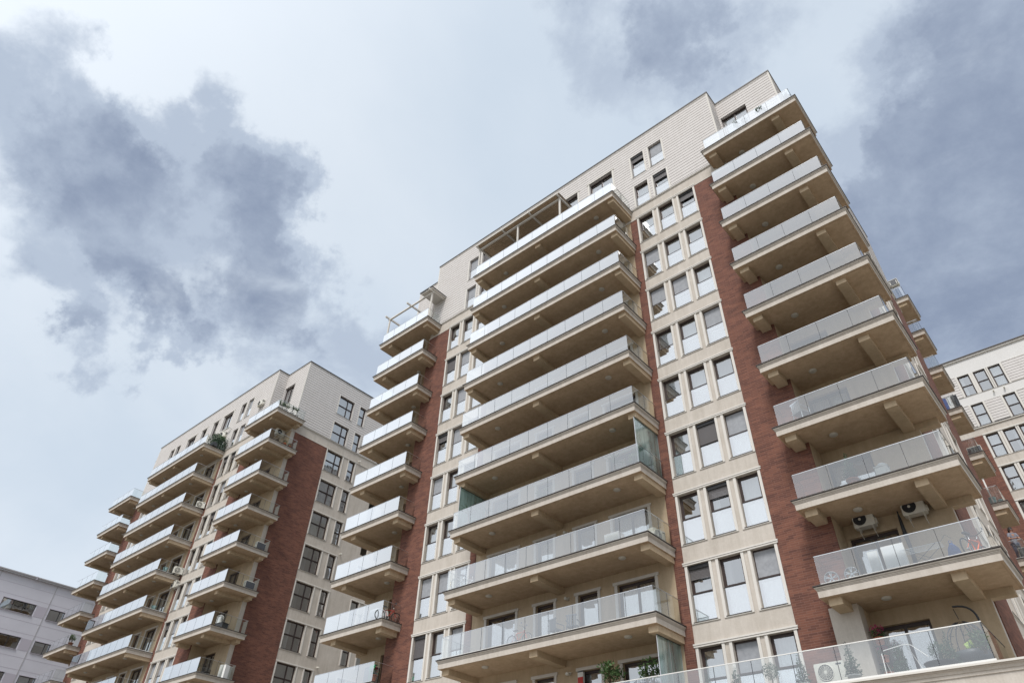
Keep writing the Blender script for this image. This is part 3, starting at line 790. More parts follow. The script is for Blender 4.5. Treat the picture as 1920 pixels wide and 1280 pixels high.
def office_block():
    root = bpy.data.objects.new('office_building', None); col.objects.link(root); root.location = (-100, 25, 0); LOC0[root.name] = Vector((-100, 25, 0))
    root['label'] = 'grey metal-clad building with ribbon windows at the lower left edge'; root['category'] = 'office building'
    base = LOC0[root.name]; X = -90.0; rng = random.Random(3)
    wins = []
    for r in range(8):
        zt = 25.55 - 3.42 * r
        if zt < 2: break
        for y0, n in ((14.0, 2), (18.95, 3), (23.75, 2), (27.8, 3), (33.5, 3), (39, 2), (44, 3)):
            wins.append((y0, y0 + n * 1.12, zt - 1.15, zt, n))
    ops = [w[:4] for w in wins] + [(14.5, 17.15, 26.1, 27.35)]
    pl = MB(); wall(pl, '+x', X, 13.3, 55, 0, 28.0, ops, 'panel', reveal=.16)
    wall(pl, '-y', 13.3, -112, X, 0, 28, [], 'panel'); wall(pl, '+y', 55, -112, X, 0, 28, [], 'panel'); wall(pl, '-x', -112, 13.3, 55, 0, 28, [], 'panel')
    O('wall', pl, root, -base)
    pt = MB()
    for w in wins: pt.box(X, X + .012, w[1] + .12, w[1] + 1.15, w[2], w[3], 'panel_dark')
    O('cladding_panel', pt, root, -base)
    js = MB()
    z = 0.9
    while z < 28:
        for a, b in ((13.3, 55),):
            segs = [(a, b)]
            for o in ops:
                if o[2] - .02 < z < o[3] + .02:
                    n = []
                    for p, q in segs:
                        if o[1] <= p or o[0] >= q: n.append((p, q)); continue
                        if o[0] > p: n.append((p, o[0]))
                        if o[1] < q: n.append((o[1], q))
                    segs = n
            for p, q in segs: js.box(X, X + .008, p, q, z, z + .035, 'panel_dark')
        z += 1.14
    for y in (17.6, 23.45, 38.2): js.box(X, X + .03, y, y + .07, 0, 28, 'roofgrey')
    O('panel_joint', js, root, -base)
    rf = MB(); rf.box(-112.3, X + .25, 13.0, 55.3, 28.0, 28.16, 'roofgrey'); rf.box(-112.35, X + .32, 12.95, 55.35, 28.162, 28.28, 'roofgrey')
    for y in range(15, 55, 6): rf.box(X + .10, X + .34, y, y + .12, 28.0 - .05, 28.30, 'panel_dark')
    O('roof', rf, root, -base)
    ro = MB(); ro.box(-111, X - 2.2, 14, 54, 0.1, 27.8, 'room')
    for r in range(9): ro.face([(X - .18, 13.5, 24.0 - 3.42 * r), (X - .18, 54, 24.0 - 3.42 * r), (X - 2.2, 54, 24.0 - 3.42 * r), (X - 2.2, 13.5, 24.0 - 3.42 * r)], 'room')
    ro.box(X - .5, X - .2, 14.4, 17.2, 26.0, 27.5, 'frameblk')
    O('interior_room', ro, root, -base)
    for y0, y1, z0, z1, n in wins:
        w = y1 - y0; h = z1 - z0; yc = (y0 + y1) / 2
        def fm(w=w, h=h, n=n):
            b = MB(); t = .06
            b.box(-w/2, w/2, .06, .13, 0, t, 'frameblk'); b.box(-w/2, w/2, .06, .13, h - t, h, 'frameblk'); b.box(-w/2 - .04, w/2 + .04, -.08, .06, -.05, -.005, 'panel_dark'); b.box(-w/2 - .04, w/2 + .04, -.05, .02, h + .005, h + .05, 'panel_dark')
            for i in range(n + 1):
                x = -w/2 + (w - t) * i / n; b.box(x, x + t, .062, .128, t, h - t, 'frameblk')
            return b
        def pm(w=w, h=h):
            b = MB(); b.face([(-w/2 + .05, .10, .05), (w/2 - .05, .10, .05), (w/2 - .05, .10, h - .05), (-w/2 + .05, .10, h - .05)], 'glass'); return b
        fr = O('window', cached(f'off_{n}', fm), root, Vector((X, yc, z0)) - base, math.pi / 2)
        O('pane', cached(f'offp_{n}', pm), fr)
        i = rng.randrange(n); m = rng.choice(['blind', 'blind', 'curtain', 'blind', 'curtain2'])
        drop = rng.choice([.3, .6, 1.0])
        def cm(w=w, h=h, n=n, i=i, m=m, drop=drop):
            b = MB(); a = -w/2 + w * i / n; b.face([(a + .08, .2, h * (1 - drop)), (a + w / n - .02, .2, h * (1 - drop)), (a + w / n - .02, .2, h), (a + .08, .2, h)], m); return b
        O('blind', cached(f'offc_{n}_{i}_{m}_{drop}', cm), fr)
office_block()

# ------------------------------------------------------------------ podium with the terrace in front of the central block
def podium():
    base = Vector((-8, 22, 0)); root = bpy.data.objects.new('podium_building', None); col.objects.link(root); root.location = base; LOC0[root.name] = base
    root['label'] = 'low podium with moulded cornice and glass-fenced terrace at the bottom right'; root['category'] = 'podium'
    z = 6.83
    pl = MB(); pl.box(-24.4, 8.0, 22.1, YF - .06, 0.12, z - .38, 'plaster'); pl.box(XE + .2, 7.9, YF - .06, 58, .12, z - .38, 'plaster'); O('wall', pl, root, -base)
    s = MB(); 
    def ring(i, zz): return [(-24.6 + i, 21.72 + i, zz), (8.3 - i, 21.72 + i, zz), (8.3 - i, 58.4 - i, zz), (-24.6 + i, 58.4 - i, zz)]
    PR = [(0, 0, 'trim'), (0, -.05, 'trim'), (.05, -.055, 'plaster'), (.05, -.085, 'plaster'), (.08, -.09, 'plaster'), (.105, -.14, 'plaster'), (.105, -.165, 'plaster'), (.13, -.17, 'plaster'), (.13, -.25, 'plaster'), (.16, -.255, 'plaster'), (.16, -.55, 'plaster')]
    # keep the slab out of the block behind it: an L of two pieces
    for (x0, x1, y0, y1, fr, dz) in ((-24.6, 8.3, 21.72, YF - .04, 'lfr', 0), (XE + .05, 8.3, YF - .04, 58.4, 'rb', 0)):
        def rg(i, zz): return [(x0 + (i if 'l' in fr else 0), y0 + (i if 'f' in fr else 0), zz), (x1 - (i if 'r' in fr else 0), y0 + (i if 'f' in fr else 0), zz), (x1 - (i if 'r' in fr else 0), y1 - (i if 'b' in fr else 0), zz), (x0 + (i if 'l' in fr else 0), y1 - (i if 'b' in fr else 0), zz)]
        prev = rg(0, z); s.face(prev, 'paving')
        for i, dz_, m in PR[1:]:
            cur = rg(i, z + dz_)
            for j in range(4): s.face([prev[j], prev[(j + 1) % 4], cur[(j + 1) % 4], cur[j]], m)
            prev = cur
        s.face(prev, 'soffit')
    O('terrace_slab', s, root, -base)
    xr_, n = -2.77, 14; step = 1.30
    hr = MB(); br = MB()
    for i in range(n):
        x = xr_ - (i + 1) * step
        O('glass_panel', cached('tgp', panel_mesh(step, .93, 'x')), root, Vector((x, 21.97, z + .08)) - base)
        if i: br.box(x + step - .006, x + step + .006, 21.957, 21.983, z + .08, z + 1.0, 'darkgrey')
    for i in range(2):
        O('glass_panel', cached('tgy', panel_mesh(1.36, .93, 'y', 'railside')), root, Vector((xr_, 21.97 + i * 1.38, z + .08)) - base)
    hr.box(xr_ - n * step, xr_ + .016, 21.95, 21.99, z + 1.01, z + 1.035, 'white'); hr.box(xr_ - .012, xr_ + .012, 21.99, 24.72, z + 1.012, z + 1.03, 'darkgrey')
    br.box(xr_ - n * step, xr_ + .03, 21.94, 22.0, z + .002, z + .10, 'white')
    br.box(xr_ - .03, xr_ + .03, 22.0, 24.7, z + .002, z + .07, 'trim')
    O('handrail', hr, root, -base); O('base_rail', br, root, -base)
podium()

# ------------------------------------------------------------------ builders for the small things
def ac_unit(x, y, z, label, rz=0.0, wall_hung=True, w=.80, back_dark=False):
    t = thing('air_conditioner', label, 'air conditioner', (x, y, z), rz, 'outdoor air conditioning units')
    h, d = .55, .30
    b = MB(); c = .02
    b.box(-w/2, w/2, -d/2 + c, d/2, c, h - c, 'offwhite'); b.box(-w/2 + c, w/2 - c, -d/2, d/2 - .002, 0, h, 'offwhite')
    b.box(w/2, w/2 + .05, -.02, .10, .08, .26, 'offwhite'); b.box(-w/2 + .02, w/2 - .02, d/2, d/2 + .012, .04, h - .04, 'darkgrey' if back_dark else 'darkgrey')
    b.box(w * .24, w * .42, -d/2 - .006, -d/2, h * .82, h * .90, 'darkgrey')
    for i in range(9): b.box(w/2 - .001, w/2 + .004, -.10, .10, .30 + i * .022, .308 + i * .022, 'darkgrey')
    O('casing', b, t)
    f = MB(); cx = -w * .14; cz = h / 2; R0 = .225
    f.lathe((cx, -d/2 - .003, cz), [(R0, 0), (R0, -.002), (.0001, -.002)], 'black', 28, 'y')
    f.torus((cx, -d/2 - .012, cz), R0 + .005, .014, 'offwhite', 'y', 28, 6)
    gm = 'darkgrey' if wall_hung else 'offwhite'
    for r in (.06, .10, .14, .18): f.torus((cx, -d/2 - .018, cz), r, .0045 if wall_hung else .008, gm, 'y', 24, 4)
    for i in range(16):
        a = i * math.pi / 8; f.bar((cx + .03 * math.cos(a), -d/2 - .02, cz + .03 * math.sin(a)), (cx + R0 * math.cos(a), -d/2 - .016, cz + R0 * math.sin(a)), .006 if wall_hung else .012, .006, gm)
    f.lathe((cx, -d/2 - .02, cz), [(.045, .01), (.045, -.008), (.0001, -.012)], 'offwhite', 14, 'y')
    O('fan_grille', f, t)
    for s in (-1, 1):
        q = MB()
        if wall_hung:
            q.box(s * w * .33 - .02, s * w * .33 + .02, -d/2 - .05, d/2 + .12, -.04, -.004, 'offwhite'); q.box(s * w * .33 - .02, s * w * .33 + .02, d/2 + .085, d/2 + .12, -.045, .30, 'offwhite')
            q.bar((s * w * .33, -d/2, -.03), (s * w * .33, d/2 + .10, -.28), .02, .02, 'offwhite')
        else: q.box(s * w * .33 - .03, s * w * .33 + .03, -d/2 - .03, d/2 + .03, -.06, -.002, 'rubber')
        O('bracket' if wall_hung else 'foot', q, t)
    return t
def pot(b, r, h, m='terracotta'):
    b.lathe((0, 0, 0), [(r * .68, 0), (r * .95, h * .84), (r * 1.05, h * .84), (r * 1.05, h), (r * .9, h), (r * .88, h * .9), (.0001, h * .9)], m, 18)
def plant(x, y, z, label, kind='bush', s=1.0, seed=0, potm='terracotta', group='potted plants', cat='potted plant'):
    rng = random.Random(seed * 7 + 3); t = thing('potted_plant', label, cat, (x, y, z), rng.random() * 6, group)
    ph = .26 * s; pr = .16 * s
    b = MB(); pot(b, pr, ph, potm); O('pot', b, t)
    f = MB(); st = MB()
    if kind == 'cone':
        st.tube([(0, 0, ph * .8), (0, 0, ph + .8 * s)], [.018 * s, .006 * s], 'bark', 6)
        f.leaves((0, 0, ph + .42 * s), (.22 * s, .22 * s, .42 * s), 900, .055 * s, 'leaf_dark', rng, 'cone', .5)
    elif kind == 'ball':
        st.tube([(0, 0, ph * .8), (0.01, 0, ph + .35 * s)], .016 * s, 'bark', 6); f.leaves((0, 0, ph + .45 * s), (.25 * s, .25 * s, .25 * s), 800, .05 * s, 'leaf_dark', rng, 'ball', .2)
    elif kind == 'palm':
        st.tube([(0, 0, ph * .8), (0.02, 0, ph + .5 * s)], .03 * s, 'bark', 6)
        for i in range(22):
            a = rng.uniform(0, 6.28); el = rng.uniform(.15, 1.3); L_ = rng.uniform(.35, .6) * s; c = Vector((0.02, 0, ph + .5 * s * rng.uniform(.7, 1)))
            prev = None
            for j in range(6):
                u = j / 5; rr = L_ * u * math.cos(el); zz = L_ * u * math.sin(el) - .25 * L_ * u * u; w = .028 * s * (1 - u) + .003
                p = c + Vector((math.cos(a) * rr, math.sin(a) * rr, zz)); e = Vector((-math.sin(a), math.cos(a), 0)) * w
                if prev: f.face([prev[0], prev[1], p + e, p - e], 'leaf')
                prev = (p - e, p + e)
    elif kind == 'flower':
        f.leaves((0, 0, ph + .14 * s), (.22 * s, .22 * s, .17 * s), 350, .06 * s, 'leaf', rng); f.leaves((0, 0, ph + .24 * s), (.24 * s, .24 * s, .16 * s), 260, .05 * s, 'flower', rng)
    elif kind == 'redflower':
        f.leaves((0, 0, ph + .12 * s), (.22 * s, .22 * s, .14 * s), 300, .06 * s, 'leaf', rng); f.leaves((0, 0, ph + .2 * s), (.2 * s, .2 * s, .12 * s), 120, .045 * s, 'flower_red', rng)
    else:
        for i in range(9):
            a = rng.uniform(0, 6.28); L_ = rng.uniform(.3, .6) * s; e = Vector((math.cos(a) * .5, math.sin(a) * .5, 1)).normalized() * L_
            c = Vector((0, 0, ph * .85)); st.tube([c, c + e * .5 + Vector((0, 0, .03)), c + e], [.01 * s, .007 * s, .003 * s], 'bark', 5)
            f.leaves(c + e, (.13 * s, .13 * s, .12 * s), 45, .085 * s, 'leaf', rng)
    if st.v: O('stem', st, t)
    O('foliage', f, t); return t
def bicycle(x, y, z, label, rz, m='orange', s=1.0, rm='rubber'):
    t = thing('bicycle', label, 'bicycle', (x, y, z), rz, 'bicycles kept on the balconies')
    r = .31 * s; L_ = .52 * s
    for sx in (-1, 1):
        w = MB(); w.torus((0, 0, 0), r, .022 * s, rm, 'y', 28, 6); w.torus((0, 0, 0), r - .03 * s, .008 * s, 'steel', 'y', 24, 4)
        for i in range(14):
            a = i * 2 * math.pi / 14; w.bar((0, .01 if i % 2 else -.01, 0), ((r - .03 * s) * math.cos(a), 0, (r - .03 * s) * math.sin(a)), .003, .003, 'steel')
        w.lathe((0, -.03, 0), [(.02, 0), (.02, .06)], 'steel', 8, 'y')
        O('wheel', w, t, (sx * L_, 0, r + .02))
    f = MB(); A = Vector((-L_, 0, r + .02)); B_ = Vector((-.08 * s, 0, r * .9)); C = Vector((-.2 * s, 0, r + .38 * s)); D = Vector((.33 * s, 0, r + .42 * s)); E = Vector((L_, 0, r + .02)); F = Vector((.30 * s, 0, r + .52 * s))
    for p, q, w in ((B_, C, .034), (B_, D, .04), (C, D, .034), (A, B_, .022), (A, C, .02), (F, E, .032)): f.tube([p, q], w * .55 * s, m, 8)
    f.lathe(tuple(B_ + Vector((0, -.04, 0))), [(.08 * s, 0), (.08 * s, .012)], 'darkgrey', 16, 'y'); O('frame', f, t)
    sd = MB(); sd.tube([C, C + Vector((-.05 * s, 0, .14 * s))], .014, 'steel', 6); c = C + Vector((-.05 * s, 0, .15 * s))
    sd.box(c.x - .15 * s, c.x + .10 * s, -.055 * s, .055 * s, c.z, c.z + .045 * s, 'black'); sd.box(c.x + .10 * s, c.x + .16 * s, -.02 * s, .02 * s, c.z + .005, c.z + .04 * s, 'black'); O('saddle', sd, t)
    hb = MB(); hb.tube([F, F + Vector((.0, 0, .10 * s))], .016, 'steel', 6); c = F + Vector((.0, 0, .11 * s))
    hb.tube([c + Vector((-.12 * s, -.28 * s, .03)), c + Vector((0, -.14 * s, .04)), c, c + Vector((0, .14 * s, .04)), c + Vector((-.12 * s, .28 * s, .03))], .012, 'black', 6)
    for sy in (-1, 1): hb.lathe(tuple(c + Vector((0, sy * .24 * s, .14))), [(.04, -.004), (.04, .004)], 'darkgrey', 10, 'y')
    O('handlebar', hb, t); return t
def chair(x, y, z, label, rz=0, m='darkgrey', group='chairs on the balconies'):
    t = thing('chair', label, 'chair', (x, y, z), rz, group)
    b = MB(); b.box(-.23, .23, -.23, .23, .42, .46, m); O('seat', b, t)
    b = MB()
    for i in range(5): b.box(-.2 + i * .085, -.14 + i * .085, .20, .225, .47, .82, m)
    b.box(-.23, .23, .195, .235, .82, .88, m); O('backrest', b, t)
    for sx in (-1, 1):
        for sy in (-1, 1):
            q = MB(); q.bar((sx * .20, sy * .20, .42), (sx * .23, sy * .25, 0), .03, .03, m); O('leg', q, t)
        q = MB(); q.bar((sx * .24, -.2, .64), (sx * .24, .2, .66), .04, .025, m); q.bar((sx * .24, -.19, .63), (sx * .23, -.21, .44), .025, .025, m); O('armrest', q, t)
    return t
def table(x, y, z, label, m='white', top='white', rz=0, r=.38, cloth=False):
    t = thing('table', label, 'table', (x, y, z), rz)
    b = MB(); b.box(-r, r, -r * .8, r * .8, .70, .73, top); O('tabletop', b, t)
    for sx in (-1, 1):
        for sy in (-1, 1):
            q = MB(); q.bar((sx * r * .9, sy * r * .7, .70), (sx * r * .98, sy * r * .76, 0), .03, .03, m); O('leg', q, t)
    return t
def spotlight(x, y, z, label, face='-y'):
    t = thing('floodlight', label, 'floodlight', (x, y, z), ROT[face], 'floodlights and cameras on the facades')
    b = MB(); b.box(-.05, .05, -.03, 0, -.05, .05, 'offwhite'); b.tube([(0, -.02, 0), (0, -.14, .02), (0, -.17, -.02)], .012, 'offwhite', 6); O('arm', b, t)
    b = MB(); b.lathe((0, -.12, -.05), [(.035, .09), (.06, .06), (.065, -.14), (.055, -.15), (.0001, -.15)], 'offwhite', 14, 'y'); O('lamp_head', b, t)
    return t
def privacy(x, y0, y1, z0, z1, label, n=2):
    t = thing('privacy_screen', label, 'privacy screen', (x, y0, z0), 0, 'frosted privacy screens at the balcony ends')
    L_ = (y1 - y0) / n
    for i in range(n):
        b = MB(); b.box(-.006, .006, i * L_ + .006, (i + 1) * L_ - .006, 0, z1 - z0, 'frost'); O('glass_panel', b, t)
    b = MB()
    for i in range(n + 1): b.box(-.012, .012, i * L_ - .007, i * L_ + .007, 0, z1 - z0, 'steel')
    b.box(-.02, .02, 0, y1 - y0, z1 - z0 + .002, z1 - z0 + .05, 'darkgrey'); O('frame', b, t)
    return t
def pergola(x0, x1, yf, yw, z, label, roof, posts, ztop):
    t = thing('pergola', label, 'pergola', (x0, yf, z), 0, 'white pergolas on the top balconies')
    H = ztop - z; L_ = x1 - x0; D = yw - yf; m = 'trim'
    for px_ in posts:
        b = MB(); b.box(px_ - x0 - .05, px_ - x0 + .05, .25, .35, 0, H - .17, m); O('post', b, t)
    b = MB(); b.box(0, L_, .24, .36, H - .165, H - .06, m); O('front_beam', b, t)
    n = 4 if roof else 3
    for i in range(n):
        u = .08 + (L_ - .16) * i / (n - 1); b = MB(); b.bar((u, -.12, H - .02), (u, D, H + .05), .10, .12, m); O('rafter', b, t)
    if roof:
        b = MB(); y = .02
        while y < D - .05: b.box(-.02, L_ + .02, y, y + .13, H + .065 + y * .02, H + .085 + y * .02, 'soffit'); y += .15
        b.box(-.05, L_ + .05, 0.0, D, H + .115, H + .14, 'flash'); b.box(-.05, L_ + .05, -.04, 0.0, H + .04, H + .14, m); O('louvre_roof', b, t)
    else:
        b = MB(); b.box(L_ - 1.1, L_ + .1, 0.02, D, H + .06, H + .15, 'trim'); b.box(L_ - 1.15, L_ + .15, -.03, D, H + .152, H + .18, 'flash'); O('roof_panel', b, t)
    return t
# ------------------------------------------------------------------ the things on the balconies
F = lambda k: Zk(k) + .004
# wheel rims, boards, rack, bag, bicycle, umbrella on the lowest full balcony at the right
def rim(x, y, z, label):
    t = thing('wheel_rim', label, 'wheel rim', (x, y, z), .12, 'alloy wheel rims')
    b = MB(); b.torus((0, 0, 0), .215, .016, 'steel', 'y', 32, 6); b.torus((0, .12, 0), .205, .014, 'steel', 'y', 32, 6)
    b.lathe((0, 0, 0), [(.213, .0), (.205, .13)], 'steel', 32, 'y', False); O('barrel', b, t)
    b = MB(); b.lathe((0, -.012, 0), [(.04, .03), (.035, -.005), (.0001, -.008)], 'steel', 14, 'y')
    for i in range(5):
        a = i * 2 * math.pi / 5 + .3
        for d in (-.17, .17): b.bar((.03 * math.cos(a), 0, .03 * math.sin(a)), (.21 * math.cos(a + d), .0, .21 * math.sin(a + d)), .022, .022, 'steel')
    O('spoke_wheel', b, t); return t
rim(-6.42, 22.80, F(8) + .24, 'silver alloy rim in the far left corner of the balcony with the orange bicycle')
rim(-5.78, 22.80, F(8) + .24, 'silver alloy rim nearest the white boards on the balcony with the orange bicycle')
def board(x, y, w, h, label):
    b = MB(); b.box(-w/2, w/2, -.02, .02, 0, h, 'white'); b.box(-w/2 + .03, w/2 - .03, -.024, -.021, .03, h - .03, 'curtain')
    o = thing('white_board', label, 'board', (x, y, F(8)), 0, None, b); return o
board(-5.02, 22.86, .30, .80, 'narrow white board leaning behind the glass beside two alloy rims')
board(-4.42, 22.90, .66, .88, 'wide white board standing behind the glass in front of the closed black umbrella')
t = thing('umbrella', 'closed black parasol standing between the two wall-hung air conditioners', 'umbrella', (-4.18, 24.42, F(8)))
b = MB(); b.tube([(0, 0, 0), (0, 0, 2.55)], .02, 'black', 8); O('pole', b, t)
b = MB(); b.tube([(0, 0, .75), (.01, 0, 1.2), (-.005, .01, 1.75), (0, 0, 2.3), (0, 0, 2.5)], [.075, .06, .07, .045, .015], 'black', 9); b.torus((0, 0, 1.75), .075, .012, 'darkgrey', 'z', 12, 5); O('canopy', b, t)
b = MB(); b.lathe((0, 0, 0), [(.24, 0), (.24, .05), (.05, .09), (.05, .2), (.022, .2)], 'darkgrey', 18); O('base', b, t)
t = thing('drying_rack', 'thin metal clothes rack unfolded behind the glass beside a blue bag', 'drying rack', (-3.6, 22.95, F(8)))
b = MB()
for i in range(7): b.bar((-.62, -.2 + i * .07, .58), (.55, -.2 + i * .07, .58), .006, .006, 'steel')
for s in (-1, 1):
    b.bar((-.62, s * .22, .58), (.55, s * .22, .58), .01, .01, 'steel'); b.bar((-.45, s * .22, 0), (.4, s * .22, .58), .012, .012, 'darkgrey'); b.bar((.4, s * .22, 0), (-.45, s * .22, .58), .012, .012, 'darkgrey')
b.bar((.55, -.22, .58), (.72, -.22, .75), .008, .008, 'darkgrey'); b.bar((.72, -.22, .75), (.85, -.22, .6), .008, .008, 'darkgrey'); O('frame', b, t)
b = MB(); b.tube([(0, 0, 0), (0, 0, .18), (.01, 0, .38), (0, .01, .5), (0, 0, .56)], [.17, .19, .15, .07, .04], 'blue', 12); b.torus((0, 0, .58), .05, .008, 'blue', 'y', 12, 4)
thing('bag', 'blue fabric bag on the floor next to the orange bicycle', 'bag', (-2.84, 22.95, F(8)), 0, None, b)
bicycle(-2.32, 23.55, F(8), 'orange mountain bicycle parked at the right end of the balcony with the alloy rims', R(72), 'orange', 1.0)
ac_unit(-5.28, 24.42, Zk(8) + 2.26, 'cream air conditioner hung on the loggia wall left of the black parasol', 0, True, .70)
ac_unit(-3.66, 24.42, Zk(8) + 2.26, 'cream air conditioner hung on the loggia wall right of the black parasol', 0, True, .72)
# terrace at the bottom right
zt = 6.84
for i, (x, y, kd, s, lab, pm) in enumerate([
    (-11.1, 22.5, 'cone', .95, 'small clipped conifer on the terrace, leftmost of the row behind the glass', 'white'),
    (-10.1, 22.5, 'cone', 1.0, 'narrow clipped conifer on the terrace in front of the left window', 'white'),
    (-8.9, 22.5, 'ball', 1.05, 'rounded dark shrub on the terrace in front of the right window', 'white'),
    (-7.95, 22.5, 'cone', 1.05, 'clipped conifer standing left of the floor air conditioner on the terrace', 'white'),
    (-6.45, 22.5, 'cone', 1.15, 'tall clipped conifer standing right of the floor air conditioner on the terrace', 'white'),
    (-5.25, 23.1, 'cone', 1.15, 'grey-green conifer behind the glass table on the terrace', 'terracotta'),
    (-4.15, 22.75, 'ball', .95, 'ball-shaped shrub in a dark bowl on the terrace before the pale curtain', 'darkgrey'),
    (-3.9, 23.0, 'cone', 1.15, 'bristly conifer beside the ball-shaped shrub on the terrace', 'darkgrey'),
    (-2.98, 22.5, 'bush', 1.2, 'bushy pine in the right corner of the terrace beside the egg chair', 'darkgrey')]):
    plant(x, y, zt, lab, kd, s, i + 1, pm, 'plants along the terrace railing')
plant(-14.9, 22.5, zt + .5, 'red-tinged bush rising above the terrace glass left of the dark door', 'bush', 1.7, 31, 'terracotta', 'plants along the terrace railing')
plant(-13.3, 22.6, zt + .45, 'leafy green bush rising above the terrace glass before the dark door', 'bush', 1.6, 32, 'terracotta', 'plants along the terrace railing')
b = MB(); b.box(-2.2, 1.9, -.2, .2, 0, .42, 'darkgrey'); b.box(-2.15, 1.85, -.16, .16, .421, .44, 'soil'); thing('planter_box', 'long dark planter trough on the terrace under the red-tinged bush', 'planter', (-14.1, 22.55, zt), 0, None, b)
ac_unit(-7.25, 23.1, zt + .32, 'large white air conditioner on the terrace floor between two conifers', 0, False, .92)
b = MB(); b.box(-.5, .5, -.18, .18, 0, .25, 'darkgrey'); thing('plinth', 'low dark plinth under the white air conditioner on the terrace', 'plinth', (-7.25, 23.1, zt), 0, None, b)
# flower stand with three pots
t = thing('plant_stand', 'slim black stand holding flower pots against the beige pier on the terrace', 'plant stand', (-5.86, 24.05, zt))
b = MB()
for s in (-1, 1): b.bar((s * .17, 0, 0), (s * .17, .1, 1.75), .015, .015, 'black')
O('frame', b, t)
for zz in (.35, .85, 1.35):
    b = MB(); b.box(-.19, .19, -.14, .16, zz, zz + .015, 'black'); O('shelf', b, t)
plant(-5.86, 24.03, zt + 1.37, 'magenta flowers in a pot on the top shelf of the black stand', 'flower', .95, 41, 'terracotta', 'flower pots on the stand')
plant(-5.86, 24.03, zt + .87, 'pink flowers in a pot on the middle shelf of the black stand', 'flower', .8, 42, 'terracotta', 'flower pots on the stand')
plant(-5.86, 24.03, zt + .37, 'red flowers in a pot on the lowest shelf of the black stand', 'redflower', .9, 43, 'terracotta', 'flower pots on the stand')
t = thing('swing_seat', 'white tubular frame with a drooping arm standing before the dark terrace door', 'garden frame', (-5.2, 22.8, zt))
b = MB(); b.tube([(-.45, 0, 0), (-.42, 0, .82), (-.36, 0, .9), (.25, 0, .98), (.42, 0, .94), (.75, .1, .6)], .012, 'white', 8); b.tube([(.3, .02, .96), (.62, .05, 0)], .009, 'white', 8)
b.tube([(-.42, 0, .82), (-.3, .35, .0)], .009, 'white', 8); O('frame', b, t)
# hanging egg chair
t = thing('hanging_chair', 'black wicker egg chair hanging from a curved stand on the terrace', 'hanging chair', (-3.42, 23.35, zt))
b = MB(); b.tube([(.50 * math.sin(1.1 + 0 * u) * (1 - max(0, u - .55) / .45 * 1.15 * max(0, u - .55) / .45) , .35 * (1 - u), .05 + 1.86 * math.sin(min(u * 1.62, 1.5708))) for u in [i / 16 for i in range(17)]], .030, 'black', 8)
b.torus((.1, .1, .03), .48, .025, 'black', 'z', 28, 6); O('stand', b, t)
b = MB(); b.tube([(-.06, 0, 1.85), (-.02, 0, 1.55)], .012, 'black', 6)
c = Vector((-.02, 0, .86))
def egg(a, e): return c + Vector((.50 * math.cos(e) * math.cos(a), .40 * math.cos(e) * math.sin(a), .62 * math.sin(e)))
for i in range(14):
    a = i * 2 * math.pi / 14
    if i in (9, 10, 11): b.tube([egg(a, e) for e in (1.57, 1.2, .95)], .009, 'black', 5, False); continue
    b.tube([egg(a, -1.5 + 2.85 * j / 12) for j in range(13)], .016, 'black', 5, False)
rng = random.Random(9)
for i in range(80):
    a = rng.uniform(-1.3, 3.9); e = rng.uniform(-.9, 1.0); da = rng.uniform(-.5, .5); de = rng.uniform(-.5, .5)
    b.tube([egg(a + da * j / 4, e + de * j / 4) for j in range(5)], .009, 'black', 4, False)
O('basket', b, t)
b = MB(); b.lathe((c.x, c.y, c.z - .55), [(.10, 0), (.34, .05), (.44, .22), (.44, .34), (.36, .36), (.0001, .34)], 'darkgrey', 24); O('seat_cushion', b, t)
b = MB(); b.tube([(-.1, 0, 0), (.1, .02, .06)], [.10, .13], 'leaf_lime', 10); O('lime_cushion', b, t, tuple(c + Vector((.05, -.2, -.12))))
t = thing('planter_bowl', 'wide dark bowl planter on the terrace beneath the ball-shaped shrub', 'planter', (-4.15, 22.70, zt))
b = MB(); b.lathe((0, 0, 0), [(.12, 0), (.2, .04), (.42, .30), (.44, .34), (.40, .34), (.0001, .28)], 'black', 24); O('bowl', b, t)
# central balconies
bicycle(-19.05, 22.1, F(8), 'grey and orange child bicycle with a tall seat on the lowest central balcony', 0.05, 'orange', .78)
chair(-17.4, 22.5, F(8), 'dark armchair, left of two chairs on the lowest central balcony', 2.9)
chair(-16.55, 22.5, F(8), 'dark armchair, right of two chairs on the lowest central balcony', 3.4)
bicycle(-22.65, 22.35, F(7), 'white-tyred bicycle at the left end of the central balcony above the child bicycle', 1.15, 'white', .95, 'offwhite')
ac_unit(-12.62, 22.95, F(7) + .06, 'small cream air conditioner at the right end of the second lowest central balcony', R(80), False, .75)
b = MB(); b.box(-.35, .35, -.2, .2, 0, .55, 'white'); b.box(-.36, .36, -.21, .21, .55, .58, 'white'); b.box(-.30, .30, -.206, -.202, .05, .5, 'offwhite')
thing('storage_box', 'white storage chest near the right end of the second lowest central balcony', 'storage box', (-14.15, 22.2, F(7)), 0, None, b)
privacy(-12.42, 21.72, YF - .02, Zk(6) + .02, Zk(5) - .64, 'frosted green glass screen at the right end of the central balcony with palms', 1)
privacy(-22.98, 21.72, YF - .02, Zk(6) + .02, Zk(5) - .64, 'frosted green glass screen at the left end of the central balcony with palms', 1)
privacy(-12.55, 22.0, YF - .02, zt, Zk(8) - .64, 'two-leaf frosted green glass screen under the lowest central balcony beside the terrace', 2)
plant(-22.55, 22.05, F(6), 'tall spiky palm inside the left frosted screen', 'palm', 1.25, 51, 'white', 'palms on the screened balcony')
plant(-21.4, 22.1, F(6), 'lower palm standing right of the tall one near the left frosted screen', 'palm', 1.0, 52, 'white', 'palms on the screened balcony')
